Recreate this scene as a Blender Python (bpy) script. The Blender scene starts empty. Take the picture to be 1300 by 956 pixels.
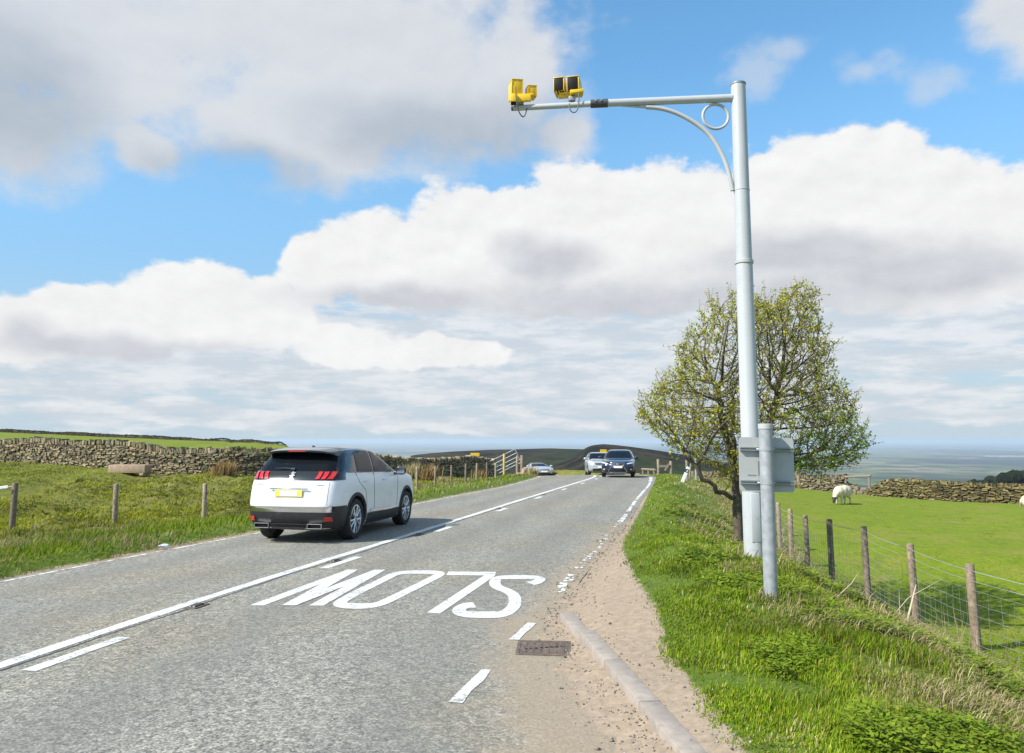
import bpy, bmesh, math, random
import numpy as np
from mathutils import Vector, Matrix, geometry
from mathutils.bvhtree import BVHTree

# ------------------------------------------------------------------ camera, sky, sun, exposure
SC = bpy.context.scene
COL = SC.collection
R = math.radians
EYE, FPX, PITCH = 1.72, 960.0, math.atan(125 / 960)
cam = bpy.data.cameras.new('camera')
camo = bpy.data.objects.new('camera', cam)
COL.objects.link(camo)
camo.location = (0, 0, EYE)
camo.rotation_euler = (math.pi / 2 + PITCH, 0, 0)
cam.sensor_width = 36
cam.lens = 36 * FPX / 1300
cam.shift_y = -45 / 1300
cam.clip_start, cam.clip_end = .1, 200000
SC.camera = camo
SC.view_settings.view_transform = 'Standard'
SC.view_settings.look = 'None'
SC.view_settings.exposure = 0.48
SC.view_settings.gamma = 1
SC.view_settings.use_curve_mapping = False
SUN_TO = Vector((-.876 * .72, -.482 * .72, .70)).normalized()
sun = bpy.data.lights.new('sun', 'SUN')
sun.energy, sun.angle, sun.color = 5.0, R(.55), (1, .955, .88)
suno = bpy.data.objects.new('sun', sun)
COL.objects.link(suno)
suno.rotation_euler = SUN_TO.to_track_quat('Z', 'Y').to_euler()
suno.location = (-20, -10, 30)
SC.render.engine = 'CYCLES'
SC.cycles.use_denoising = True
SC.cycles.max_bounces = 8
SC.cycles.transparent_max_bounces = 16
SC.cycles.volume_bounces = 1
SC.cycles.sample_clamp_indirect = 6


class NT:
    """short hand for building node trees"""
    def __init__(s, tree):
        s.t = tree; s.n = tree.nodes; s.l = tree.links

    def new(s, kind, **kw):
        n = s.n.new(kind)
        for k, v in kw.items():
            setattr(n, k, v)
        return n

    def put(s, sock, v):
        if isinstance(v, bpy.types.NodeSocket): s.l.new(v, sock)
        elif v is not None: sock.default_value = v

    def m(s, op, a, b=None, c=None, clamp=False):
        n = s.new('ShaderNodeMath', operation=op, use_clamp=clamp)
        s.put(n.inputs[0], a)
        if b is not None: s.put(n.inputs[1], b)
        if c is not None: s.put(n.inputs[2], c)
        return n.outputs[0]

    def v(s, op, a, b=None):
        n = s.new('ShaderNodeVectorMath', operation=op)
        s.put(n.inputs[0], a)
        if b is not None: s.put(n.inputs[1], b)
        return n.outputs['Value'] if op in ('LENGTH', 'DOT_PRODUCT') else n.outputs[0]

    def ss(s, x, a, b, o0=0., o1=1.):
        n = s.new('ShaderNodeMapRange', interpolation_type='SMOOTHSTEP')
        s.put(n.inputs[0], x); n.inputs[1].default_value = a; n.inputs[2].default_value = b
        n.inputs[3].default_value = o0; n.inputs[4].default_value = o1
        return n.outputs[0]

    def lin(s, x, a, b, o0=0., o1=1.):
        n = s.new('ShaderNodeMapRange')
        s.put(n.inputs[0], x); n.inputs[1].default_value = a; n.inputs[2].default_value = b
        n.inputs[3].default_value = o0; n.inputs[4].default_value = o1
        return n.outputs[0]

    def noise(s, vec, scale, detail=4, rough=.55, dist=0.):
        n = s.new('ShaderNodeTexNoise')
        if vec is not None: s.l.new(vec, n.inputs['Vector'])
        n.inputs['Scale'].default_value = scale; n.inputs['Detail'].default_value = detail
        n.inputs['Roughness'].default_value = rough; n.inputs['Distortion'].default_value = dist
        return n.outputs['Fac']

    def mix(s, f, a, b, mode='MIX'):
        n = s.new('ShaderNodeMix', data_type='RGBA', blend_type=mode)
        s.put(n.inputs[0], f)
        s.put(n.inputs[6], a if isinstance(a, bpy.types.NodeSocket) else (*a, 1))
        s.put(n.inputs[7], b if isinstance(b, bpy.types.NodeSocket) else (*b, 1))
        return n.outputs[2]

    def scale(s, vec, sc):
        n = s.new('ShaderNodeMapping')
        s.l.new(vec, n.inputs[0]); n.inputs['Scale'].default_value = sc
        return n.outputs[0]


def ray(px, py):
    """direction of a point of the picture, with unit depth"""
    c, s = math.cos(PITCH), math.sin(PITCH)
    u, v = (px - 650) / FPX, (433 - py) / FPX
    d = (u, c - v * s, s + v * c)
    return d[0] / d[1], d[2] / d[1]


def at(px, py, y):
    a, b = ray(px, py)
    return Vector((a * y, y, EYE + b * y))


def azel(px, py):
    a, b = ray(px, py)
    return math.atan2(a, 1), math.atan2(b, math.hypot(a, 1))


# ---- the sky: Nishita air with cumulus spread over it by direction
world = bpy.data.worlds.new('World')
SC.world = world
world.use_nodes = True
W = NT(world.node_tree)
W.n.clear()
skyn = W.new('ShaderNodeTexSky', sky_type='NISHITA')
skyn.sun_disc = False
skyn.sun_elevation = math.asin(SUN_TO.z)
skyn.sun_rotation = math.atan2(SUN_TO.x, SUN_TO.y)
skyn.altitude = 350
skyn.air_density, skyn.dust_density, skyn.ozone_density = 1.0, .6, 1.0
geo = W.new('ShaderNodeTexCoord')
dirv = W.v('NORMALIZE', geo.outputs['Generated'])
sep = W.new('ShaderNodeSeparateXYZ'); W.l.new(dirv, sep.inputs[0])
az = W.m('ARCTAN2', sep.outputs[0], sep.outputs[1])
el = W.m('ARCSINE', sep.outputs[2])
cmb = W.new('ShaderNodeCombineXYZ'); W.l.new(az, cmb.inputs[0]); W.l.new(el, cmb.inputs[1])
P = cmb.outputs[0]
# a little turbulence of the cloud outlines
wn = W.new('ShaderNodeTexNoise'); W.l.new(P, wn.inputs['Vector'])
wn.inputs['Scale'].default_value = 9; wn.inputs['Detail'].default_value = 3
warp = W.v('SCALE', W.v('SUBTRACT', wn.outputs['Color'], (.5, .5, .5)))
warp.node.inputs['Scale'].default_value = .05
PW = W.v('ADD', P, warp)


def blobs(lst, vec):
    out = None
    for cx, cy, rx, ry in lst:
        a, e = azel(cx, cy)
        a1, _ = azel(cx + rx, cy); a0, _ = azel(cx - rx, cy)
        _, e1 = azel(cx, cy - ry); _, e0 = azel(cx, cy + ry)
        q = W.v('MULTIPLY', W.v('SUBTRACT', vec, (a, e, 0)), (2 / (a1 - a0), 2 / (e1 - e0), 0))
        r = W.m('SUBTRACT', 1., W.v('LENGTH', q))
        if out is None: out = r
        else:
            mx = W.new('ShaderNodeMath', operation='SMOOTH_MAX')
            W.l.new(out, mx.inputs[0]); W.l.new(r, mx.inputs[1]); mx.inputs[2].default_value = .25
            out = mx.outputs[0]
    return out


PA = W.scale(P, (1, 1.5, 1))
fb = W.noise(PA, 11, 9, .58)
up = W.v('ADD', PA, (-.012, .022, 0))
fbu = W.noise(up, 11, 9, .58)
emb = W.m('SUBTRACT', fb, fbu)
big = W.noise(PA, 4.5, 4, .55)
CRISP = [(500, 330, 135, 72), (415, 335, 62, 62), (640, 310, 150, 95), (770, 290, 150, 92), (900, 285, 140, 85),
         (1010, 255, 130, 88), (1090, 232, 110, 76), (1180, 268, 120, 78), (1290, 290, 110, 82), (830, 350, 480, 55),
         (1150, 330, 330, 70),
         (245, 388, 118, 58), (120, 408, 130, 52), (20, 415, 110, 50), (335, 400, 75, 52),
         (440, 440, 85, 27), (560, 452, 90, 24)]
SOFT = [(110, 30, 330, 150), (430, 50, 300, 170), (560, 110, 190, 115), (20, 150, 160, 85), (380, 165, 200, 75),
        (645, 90, 75, 120), (190, 185, 50, 40), (1300, 25, 85, 75), (720, 175, 50, 35)]
LOW = [(650, 430, 400, 50), (1130, 400, 200, 55), (200, 460, 300, 45), (1110, 412, 100, 34), (1265, 405, 80, 45), (700, 432, 170, 36), (860, 420, 160, 40), (980, 455, 260, 26),
       (150, 455, 230, 24), (380, 470, 320, 22), (750, 478, 330, 22), (1180, 462, 200, 24), (60, 490, 240, 16),
       (560, 500, 300, 14), (1000, 500, 300, 14), (300, 522, 420, 13), (900, 517, 420, 13), (620, 538, 520, 10), (1160, 530, 260, 11)]
WISP = [(960, 92, 70, 55), (1095, 88, 75, 36), (1000, 60, 60, 30), (1200, 110, 70, 40)]
mw = blobs(WISP, PW)
mc = blobs(CRISP, PW)
ms = blobs(SOFT, PW)
PS = W.scale(P, (1, 4.5, 1))
fs = W.noise(PS, 10, 8, .62)
ml = blobs(LOW, PW)
dens_c = W.ss(W.m('ADD', mc, W.m('MULTIPLY', W.m('SUBTRACT', fb, .5), 1.25)), -.03, .17)
dens_s = W.ss(W.m('ADD', ms, W.m('MULTIPLY', W.m('SUBTRACT', fb, .5), 1.5)), -.22, .52, 0, .96)
dens_l = W.ss(W.m('ADD', ml, W.m('MULTIPLY', W.m('SUBTRACT', fs, .5), 2.4)), -.30, .42, 0, .88)
dens_w = W.ss(W.m('ADD', mw, W.m('MULTIPLY', W.m('SUBTRACT', fb, .55), 2.6)), .05, .9, 0, .55)
# clouds behind the camera and overhead
back = W.m('MULTIPLY', W.ss(W.noise(W.scale(dirv, (1, 1, 2)), 3.2, 6, .55), .48, .62),
           W.m('MAXIMUM', W.ss(sep.outputs[1], .55, .25), W.ss(sep.outputs[2], .52, .62)))
GREY = [(880, 385, 500, 55), (1180, 345, 260, 50), (520, 385, 190, 34), (130, 440, 260, 26), (0, 110, 230, 130),
        (560, 165, 190, 60), (300, 215, 160, 40), (700, 330, 90, 40), (1000, 330, 200, 40), (30, 425, 60, 40), (650, 180, 70, 50)]
mg = W.ss(W.m('ADD', blobs(GREY, PW), W.m('MULTIPLY', W.m('SUBTRACT', big, .5), 1.1)), -.15, .75)
SKY_ST = .109
lit = (6.25, 6.27, 6.3)
gry = (4.1, 4.3, 4.65)
soft_lit = (4.7, 4.9, 5.2)
shade = W.m('ADD', W.m('MULTIPLY', emb, .9), W.m('MULTIPLY', W.m('SUBTRACT', big, .5), .25))
ccol = W.mix(mg, lit, gry)
ccol = W.mix(W.m('ADD', .5, W.m('MULTIPLY', shade, 1.6), clamp=True), W.mix(.15, ccol, (0, 0, 0)), W.mix(.16, ccol, (8, 8, 8)))
scol = W.mix(mg, soft_lit, (3.05, 3.45, 3.98))
scol = W.mix(W.m('ADD', .5, W.m('MULTIPLY', shade, 1.1), clamp=True), W.mix(.08, scol, (0, 0, 0)), W.mix(.12, scol, (8, 8, 8)))
lcol = W.mix(W.ss(fs, .40, .64), (4.15, 4.5, 4.9), (5.5, 5.6, 5.75))
skyc = W.mix(1., skyn.outputs[0], (1.02, 1.56, 1.66), 'MULTIPLY')
skyc = W.mix(W.ss(el, .50, .14, 0, .75), skyc, (2.05, 3.45, 5.15))
hz = W.ss(el, .24, .0, 0, .95)
skyc = W.mix(hz, skyc, (3.6, 4.35, 4.85))
skyc = W.mix(dens_l, skyc, lcol)
skyc = W.mix(dens_w, skyc, (4.3, 4.7, 5.2))
skyc = W.mix(dens_s, skyc, scol)
skyc = W.mix(dens_c, skyc, ccol)
skyc = W.mix(back, skyc, (4.6, 4.8, 5.1))
bg = W.new('ShaderNodeBackground')
W.l.new(skyc, bg.inputs[0]); bg.inputs[1].default_value = SKY_ST
wo = W.new('ShaderNodeOutputWorld')
W.l.new(bg.outputs[0], wo.inputs[0])

# ------------------------------------------------------------------ helpers
rng = np.random.default_rng(7)
random.seed(7)


def tag(o, label=None, cat=None, group=None, kind=None):
    if label: o['label'] = label
    if cat: o['category'] = cat
    if group: o['group'] = group
    if kind: o['kind'] = kind
    return o


def empty(name, loc, rz=0, label=None, cat=None, group=None):
    o = bpy.data.objects.new(name, None)
    COL.objects.link(o)
    o.location = loc; o.rotation_euler = (0, 0, rz)
    o.empty_display_size = .2
    return tag(o, label, cat, group)


def copy_tree(o, parent=None):
    c = o.copy(); COL.objects.link(c); c.parent = parent
    for ch in list(o.children): copy_tree(ch, c)
    return c


class MB:
    """collects vertices and faces of one mesh"""
    def __init__(s):
        s.v = []; s.f = []; s.mi = []; s.c = []

    def add(s, vs, fs, mi=0, col=None):
        n = len(s.v)
        s.v.extend([tuple(v) for v in vs])
        s.f.extend([tuple(i + n for i in f) for f in fs])
        s.mi.extend([mi] * len(fs))
        s.c.extend([col or (1, 1, 1, 1)] * len(vs))

    def box(s, c, size, M=None, bev=0., mi=0, col=None, taper=1.):
        x, y, z = [k / 2 for k in size]
        if bev <= 0:
            vs = [(a * x * (taper if k > 0 else 1), b * y * (taper if k > 0 else 1), k * z) for k in (-1, 1) for b in (-1, 1) for a in (-1, 1)]
            fs = [(0, 2, 3, 1), (4, 5, 7, 6), (0, 1, 5, 4), (2, 6, 7, 3), (0, 4, 6, 2), (1, 3, 7, 5)]
        else:
            bm = bmesh.new(); bmesh.ops.create_cube(bm, size=2)
            for v in bm.verts: v.co = Vector((v.co.x * x, v.co.y * y, v.co.z * z))
            bmesh.ops.bevel(bm, geom=bm.edges[:], offset=min(bev, x * .95, y * .95, z * .95), segments=2, affect='EDGES', profile=.5)
            bm.verts.index_update()
            vs = [v.co.copy() for v in bm.verts]; fs = [[v.index for v in f.verts] for f in bm.faces]; bm.free()
        out = []
        for v in vs:
            v = Vector(v)
            if M is not None: v = M @ v
            out.append(v + Vector(c))
        s.add(out, fs, mi, col)

    def tube(s, pts, rad, n=8, cap=True, mi=0, col=None):
        pts = [Vector(p) for p in pts]
        if not hasattr(rad, '__len__'): rad = [rad] * len(pts)
        t0 = (pts[1] - pts[0]).normalized()
        a = t0.orthogonal().normalized()
        vs = []; fs = []
        for i, p in enumerate(pts):
            if i == 0: t = t0
            elif i == len(pts) - 1: t = (pts[i] - pts[i - 1]).normalized()
            else: t = ((pts[i] - pts[i - 1]).normalized() + (pts[i + 1] - pts[i]).normalized()).normalized()
            a = (a - t * a.dot(t)).normalized(); b = t.cross(a)
            for k in range(n):
                q = 2 * math.pi * k / n
                vs.append(p + (a * math.cos(q) + b * math.sin(q)) * rad[i])
        for i in range(len(pts) - 1):
            for k in range(n):
                k2 = (k + 1) % n
                fs.append((i * n + k, i * n + k2, (i + 1) * n + k2, (i + 1) * n + k))
        if cap:
            fs.append(tuple(range(n - 1, -1, -1))); m = (len(pts) - 1) * n
            fs.append(tuple(range(m, m + n)))
        s.add(vs, fs, mi, col)

    def lathe(s, prof, M=None, n=32, mi=0, closed=False):
        """profile of (radius, height) turned about local z"""
        vs = []; fs = []; k = len(prof)
        for i in range(n):
            q = 2 * math.pi * i / n
            for r, h in prof:
                v = Vector((r * math.cos(q), r * math.sin(q), h))
                vs.append(M @ v if M is not None else v)
        for i in range(n):
            j = (i + 1) % n
            for a in range(k if closed else k - 1):
                b = (a + 1) % k
                fs.append((i * k + a, j * k + a, j * k + b, i * k + b))
        s.add(vs, fs, mi)

    def build(s, name, mats, parent=None, smooth=False, colors=False):
        me = bpy.data.meshes.new(name)
        me.from_pydata(s.v, [], s.f)
        if not isinstance(mats, (list, tuple)): mats = [mats]
        for m in mats: me.materials.append(m)
        if len(mats) > 1: me.polygons.foreach_set('material_index', s.mi)
        if colors:
            at_ = me.color_attributes.new('tint', 'FLOAT_COLOR', 'POINT')
            at_.data.foreach_set('color', np.array(s.c, dtype=np.float32).ravel())
        if smooth is True: me.polygons.foreach_set('use_smooth', [True] * len(me.polygons))
        elif smooth: me.set_sharp_from_angle(angle=R(smooth)); me.polygons.foreach_set('use_smooth', [True] * len(me.polygons))
        bm = bmesh.new(); bm.from_mesh(me); bmesh.ops.recalc_face_normals(bm, faces=bm.faces[:]); bm.to_mesh(me); bm.free()
        if smooth and smooth is not True: me.set_sharp_from_angle(angle=R(smooth))
        o = bpy.data.objects.new(name, me); COL.objects.link(o); o.parent = parent
        return o


def np_mesh(name, V, F, mat, parent=None, col=None, smooth=False, attrs=None):
    """big mesh from arrays; F is a list of (n, k) index arrays"""
    me = bpy.data.meshes.new(name)
    V = np.asarray(V, np.float32)
    me.vertices.add(len(V)); me.vertices.foreach_set('co', V.ravel())
    tot = np.concatenate([np.full(len(f), f.shape[1], np.int32) for f in F])
    idx = np.concatenate([f.ravel() for f in F]).astype(np.int32)
    st = np.concatenate([[0], np.cumsum(tot)[:-1]]).astype(np.int32)
    me.loops.add(len(idx)); me.loops.foreach_set('vertex_index', idx)
    me.polygons.add(len(tot)); me.polygons.foreach_set('loop_start', st); me.polygons.foreach_set('loop_total', tot)
    if smooth: me.polygons.foreach_set('use_smooth', np.ones(len(tot), bool))
    me.update(calc_edges=True)
    if col is not None:
        a = me.color_attributes.new('tint', 'FLOAT_COLOR', 'POINT')
        c4 = np.ones((len(V), 4), np.float32); c4[:, :3] = col
        a.data.foreach_set('color', c4.ravel())
    for k, arr in (attrs or {}).items():
        a = me.attributes.new(k, 'FLOAT', 'POINT'); a.data.foreach_set('value', np.asarray(arr, np.float32))
    me.materials.append(mat)
    o = bpy.data.objects.new(name, me); COL.objects.link(o); o.parent = parent
    return o


# ------------------------------------------------------------------ materials
def newmat(name):
    m = bpy.data.materials.new(name); m.use_nodes = True
    n = NT(m.node_tree)
    return m, n, n.n['Principled BSDF']


def mat(name, col, rough=.5, metal=0., var=.12, scale=8., bump=0., bscale=60., coat=0., spec=.5, tint=False, trans=0., dirt=None):
    m, n, b = newmat(name)
    tc = n.new('ShaderNodeTexCoord').outputs['Object']
    c = col
    if tint:
        a = n.new('ShaderNodeAttribute', attribute_name='tint').outputs['Color']
        c = n.mix(1., a, col, 'MULTIPLY')
    if var > 0:
        f = n.noise(tc, scale, 5, .6)
        lo = tuple(k * (1 - var) for k in col); hi = tuple(min(1, k * (1 + var)) for k in col)
        if tint:
            c = n.mix(n.lin(f, .3, .7), n.mix(1., c, (1 - var,) * 3, 'MULTIPLY'), n.mix(1., c, (1 + var,) * 3, 'MULTIPLY'))
        else:
            c = n.mix(n.lin(f, .3, .7), lo, hi)
    if dirt:
        dcol, dsc, lo_, hi_ = dirt
        f = n.noise(tc, dsc, 6, .65)
        c = n.mix(n.ss(f, lo_, hi_), c, dcol)
    n.put(b.inputs['Base Color'], c if isinstance(c, bpy.types.NodeSocket) else (*c, 1))
    b.inputs['Roughness'].default_value = rough; b.inputs['Metallic'].default_value = metal
    b.inputs['Specular IOR Level'].default_value = spec
    if name == 'dark_car_glass': b.inputs['IOR'].default_value = 1.28; b.inputs['Specular Tint'].default_value = (.55, .75, 1, 1)
    b.inputs['Coat Weight'].default_value = coat; b.inputs['Coat Roughness'].default_value = .04
    if bump:
        bn = n.new('ShaderNodeBump'); bn.inputs['Strength'].default_value = bump
        n.l.new(n.noise(tc, bscale, 4, .6), bn.inputs['Height']); n.l.new(bn.outputs[0], b.inputs['Normal'])
    if trans:
        t = n.new('ShaderNodeBsdfTranslucent'); n.put(t.inputs[0], c if isinstance(c, bpy.types.NodeSocket) else (*c, 1))
        mx = n.new('ShaderNodeMixShader'); mx.inputs[0].default_value = trans
        n.l.new(b.outputs[0], mx.inputs[1]); n.l.new(t.outputs[0], mx.inputs[2])
        n.l.new(mx.outputs[0], n.n['Material Output'].inputs[0])
    return m


M = dict(
    white_paint=mat('white_car_paint', (.80, .80, .79), .28, var=.02, coat=.6, dirt=((.62, .60, .56), 1.6, .55, .8)),
    navy_paint=mat('navy_car_paint', (.006, .013, .038), .22, var=.05, coat=.9),
    silver_paint=mat('silver_car_paint', (.50, .53, .57), .28, metal=.45, var=.03, coat=.7),
    silver2_paint=mat('light_silver_car_paint', (.42, .44, .44), .3, metal=.3, var=.03, coat=.6),
    black_gloss=mat('gloss_black', (.012, .013, .015), .12, var=.05, coat=.5),
    roof_black=mat('roof_black', (.02, .021, .024), .16, var=.05, coat=.6),
    black_plastic=mat('black_plastic', (.018, .018, .019), .55, var=.2, dirt=((.06, .055, .05), 4, .5, .8)),
    tyre=mat('tyre_rubber', (.016, .016, .016), .8, var=.2, dirt=((.06, .055, .048), 7, .5, .8)),
    alloy=mat('alloy', (.62, .62, .63), .3, metal=.8, var=.05),
    chrome=mat('chrome', (.75, .75, .76), .14, metal=1, var=.03),
    glass=mat('dark_car_glass', (.008, .010, .012), .04, var=.05, coat=0, spec=.4),
    red_lamp=mat('red_lamp_lens', (.55, .012, .012), .12, var=.1, coat=.8),
    dark_lamp=mat('smoked_lamp_lens', (.02, .006, .008), .1, var=.1, coat=.8),
    clear_lamp=mat('clear_lamp_lens', (.70, .72, .74), .1, metal=.35, var=.15, scale=30, coat=.8),
    yellow_plate=mat('yellow_number_plate', (.82, .62, .10), .4, var=.02),
    white_plate=mat('white_number_plate', (.80, .80, .78), .4, var=.02),
    blue_band=mat('blue_plate_band', (.02, .08, .45), .4, var=.02),
    pole_paint=mat('pale_grey_pole_paint', (.43, .445, .45), .42, var=.04, scale=3, dirt=((.34, .35, .34), 5, .58, .80)),
    galv=mat('galvanised_steel', (.36, .375, .39), .5, metal=.25, var=.2, scale=14, bump=.05, bscale=30),
    panel_grey=mat('grey_sign_back', (.42, .43, .42), .5, var=.05, scale=5, dirt=((.35, .36, .34), 6, .55, .85)),
    dark_rail=mat('aluminium_rail', (.26, .29, .29), .45, metal=.3, var=.1),
    cam_yellow=mat('speed_camera_yellow', (.80, .52, .006), .4, var=.05, coat=.2),
    cam_black=mat('camera_black', (.008, .008, .008), .6, var=.1, spec=.2),
    cable=mat('grey_cable', (.10, .11, .12), .5, var=.1),
    sleeve=mat('dark_sleeve', (.05, .05, .055), .5, var=.2),
    post_wood=mat('weathered_post_wood', (.26, .20, .145), .85, var=.4, scale=20, bump=.5, bscale=40, tint=True, dirt=((.10, .085, .06), 6, .5, .75)),
    dark_wood=mat('dark_rail_wood', (.24, .20, .15), .85, var=.35, scale=20, bump=.5),
    new_wood=mat('yellow_post_wood', (.55, .38, .12), .7, var=.2, scale=15),
    wire=mat('galvanised_wire', (.40, .41, .41), .45, metal=.4, var=.2),
    stone=mat('gritstone', (.215, .172, .105), .92, var=.35, scale=9, bump=.6, bscale=25, tint=True, dirt=((.17, .17, .055), 3.5, .52, .72)),
    loose_stone=mat('tumbled_gritstone', (.20, .165, .105), .92, var=.35, scale=9, bump=.6, bscale=25, dirt=((.15, .15, .05), 3.5, .5, .72)),
    core=mat('wall_core', (.05, .043, .03), .95, var=.3),
    pink_stone=mat('pinkish_stone', (.34, .245, .17), .9, var=.25, scale=7, bump=.5, bscale=30, dirt=((.2, .17, .10), 4, .5, .75)),
    gate=mat('gate_steel', (.42, .45, .47), .45, metal=.3, var=.15),
    sign_yellow=mat('sign_yellow', (.80, .50, .01), .5, var=.03),
    sign_white=mat('sign_white', (.78, .78, .76), .5, var=.03),
    bark=mat('hawthorn_bark', (.085, .066, .047), .9, var=.45, scale=18, bump=.9, bscale=45, dirt=((.15, .14, .07), 5, .5, .7)),
    twig=mat('twig_bark', (.085, .062, .042), .85, var=.3),
    leaf=mat('young_leaf', (.40, .42, .045), .5, var=.15, tint=True, trans=.40),
    grass=mat('grass_blade', (1, 1, 1), .6, var=0, tint=True, trans=.40, spec=.15),
    straw=mat('dry_straw', (1, 1, 1), .7, var=0, tint=True, trans=.25, spec=.3),
    concrete=mat('kerb_concrete', (.31, .262, .222), .9, var=.2, scale=12, bump=.4, bscale=80, dirt=((.25, .21, .17), 6, .5, .75)),
    iron=mat('rusty_iron', (.13, .095, .075), .7, metal=.2, var=.35, scale=25, bump=.4, bscale=90, dirt=((.20, .15, .11), 12, .5, .7)),
    iron_dark=mat('iron_slot', (.015, .013, .012), .9, var=.1),
    rubber=mat('stud_rubber', (.06, .058, .055), .8, var=.3, scale=40),
    stud_glass=mat('stud_lens', (.5, .5, .48), .2, var=.1),
    litter=mat('litter_plastic', (.62, .64, .68), .35, var=.2, scale=20),
    fleece=mat('fleece', (1, 1, 1), .95, var=.12, scale=22, bump=.9, bscale=38, tint=True),
)


def marking_mat():
    m, n, b = newmat('worn_road_paint')
    tc = n.new('ShaderNodeTexCoord').outputs['Object']
    wear = n.noise(tc, 26, 6, .7)
    big_ = n.noise(tc, 2.5, 3, .5)
    f = n.ss(n.m('ADD', wear, n.m('MULTIPLY', big_, .35)), .70, .82)
    chip = n.noise(tc, 150, 2, .6)
    c = n.mix(n.lin(chip, .35, .65), (.52, .52, .495), (.70, .70, .67))
    c = n.mix(f, c, (.24, .24, .225))
    n.put(b.inputs['Base Color'], c)
    b.inputs['Roughness'].default_value = .7
    bn = n.new('ShaderNodeBump'); bn.inputs['Strength'].default_value = .35; bn.inputs['Distance'].default_value = .01
    n.l.new(chip, bn.inputs['Height']); n.l.new(bn.outputs[0], b.inputs['Normal'])
    return m


def worn_line_mat():
    """edge line mostly worn away: only patches of paint are left"""
    m, n, b = newmat('badly_worn_road_paint')
    tc = n.new('ShaderNodeTexCoord').outputs['Object']
    wear = n.noise(tc, 9, 5, .75)
    f = n.ss(wear, .47, .53)
    chip = n.noise(tc, 150, 2, .6)
    c = n.mix(n.lin(chip, .35, .65), (.66, .66, .62), (.78, .78, .74))
    n.put(b.inputs['Base Color'], n.mix(f, c, (.27, .265, .245)))
    b.inputs['Roughness'].default_value = .8
    return m


def road_mat():
    m, n, b = newmat('chip_sealed_asphalt')
    tc = n.new('ShaderNodeTexCoord').outputs['Object']
    vo = n.new('ShaderNodeTexVoronoi'); vo.inputs['Scale'].default_value = 82; n.l.new(tc, vo.inputs['Vector'])
    sepc = n.new('ShaderNodeSeparateColor'); n.l.new(vo.outputs['Color'], sepc.inputs[0])
    vo2 = n.new('ShaderNodeTexVoronoi'); vo2.inputs['Scale'].default_value = 27; n.l.new(tc, vo2.inputs['Vector'])
    sep2 = n.new('ShaderNodeSeparateColor'); n.l.new(vo2.outputs['Color'], sep2.inputs[0])
    fine = n.noise(tc, 45, 4, .7)
    grit = n.m('ADD', n.m('MULTIPLY', sepc.outputs[0], .55), n.m('ADD', n.m('MULTIPLY', sep2.outputs[0], .25), n.m('MULTIPLY', fine, .35)))
    ramp = n.new('ShaderNodeValToRGB'); n.l.new(grit, ramp.inputs[0])
    e = ramp.color_ramp.elements
    e[0].position = .18; e[0].color = (.07, .072, .069, 1)
    e[1].position = .98; e[1].color = (.50, .49, .455, 1)
    e.new(.5).color = (.185, .19, .182, 1)
    e.new(.74).color = (.30, .30, .28, 1)
    c = ramp.outputs[0]
    warm = n.ss(n.noise(tc, .35, 3, .55), .46, .66)
    c = n.mix(n.m('MULTIPLY', warm, .55), c, n.mix(1., c, (1.12, .98, .80), 'MULTIPLY'))
    blot = n.noise(n.scale(tc, (1.2, .25, 1)), 1.3, 5, .6)
    c = n.mix(n.ss(blot, .3, .72, 0, .6), n.mix(1., c, (.86, .87, .88), 'MULTIPLY'), n.mix(1., c, (1.12, 1.11, 1.08), 'MULTIPLY'))
    # dust washed off the shoulder and the oily strip in the wheel paths
    d = n.new('ShaderNodeAttribute', attribute_name='dust').outputs['Fac']
    dn = n.m('MULTIPLY', n.ss(n.m('ADD', d, n.m('MULTIPLY', n.m('SUBTRACT', n.noise(tc, 3.5, 6, .7), .5), 1.1)), .25, .9), .8)
    c = n.mix(dn, c, n.mix(n.lin(fine, .3, .7), (.235, .192, .145), (.35, .295, .23)))
    oil = n.new('ShaderNodeAttribute', attribute_name='track').outputs['Fac']
    c = n.mix(n.m('MULTIPLY', oil, .42), c, (.15, .152, .145))
    c = n.mix(1., c, (1.06, 1.0, .90), 'MULTIPLY')
    n.put(b.inputs['Base Color'], c)
    b.inputs['Roughness'].default_value = .82
    b.inputs['Specular IOR Level'].default_value = .35
    bn = n.new('ShaderNodeBump'); bn.inputs['Strength'].default_value = .55; bn.inputs['Distance'].default_value = .012
    n.l.new(grit, bn.inputs['Height']); n.l.new(bn.outputs[0], b.inputs['Normal'])
    return m


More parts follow.
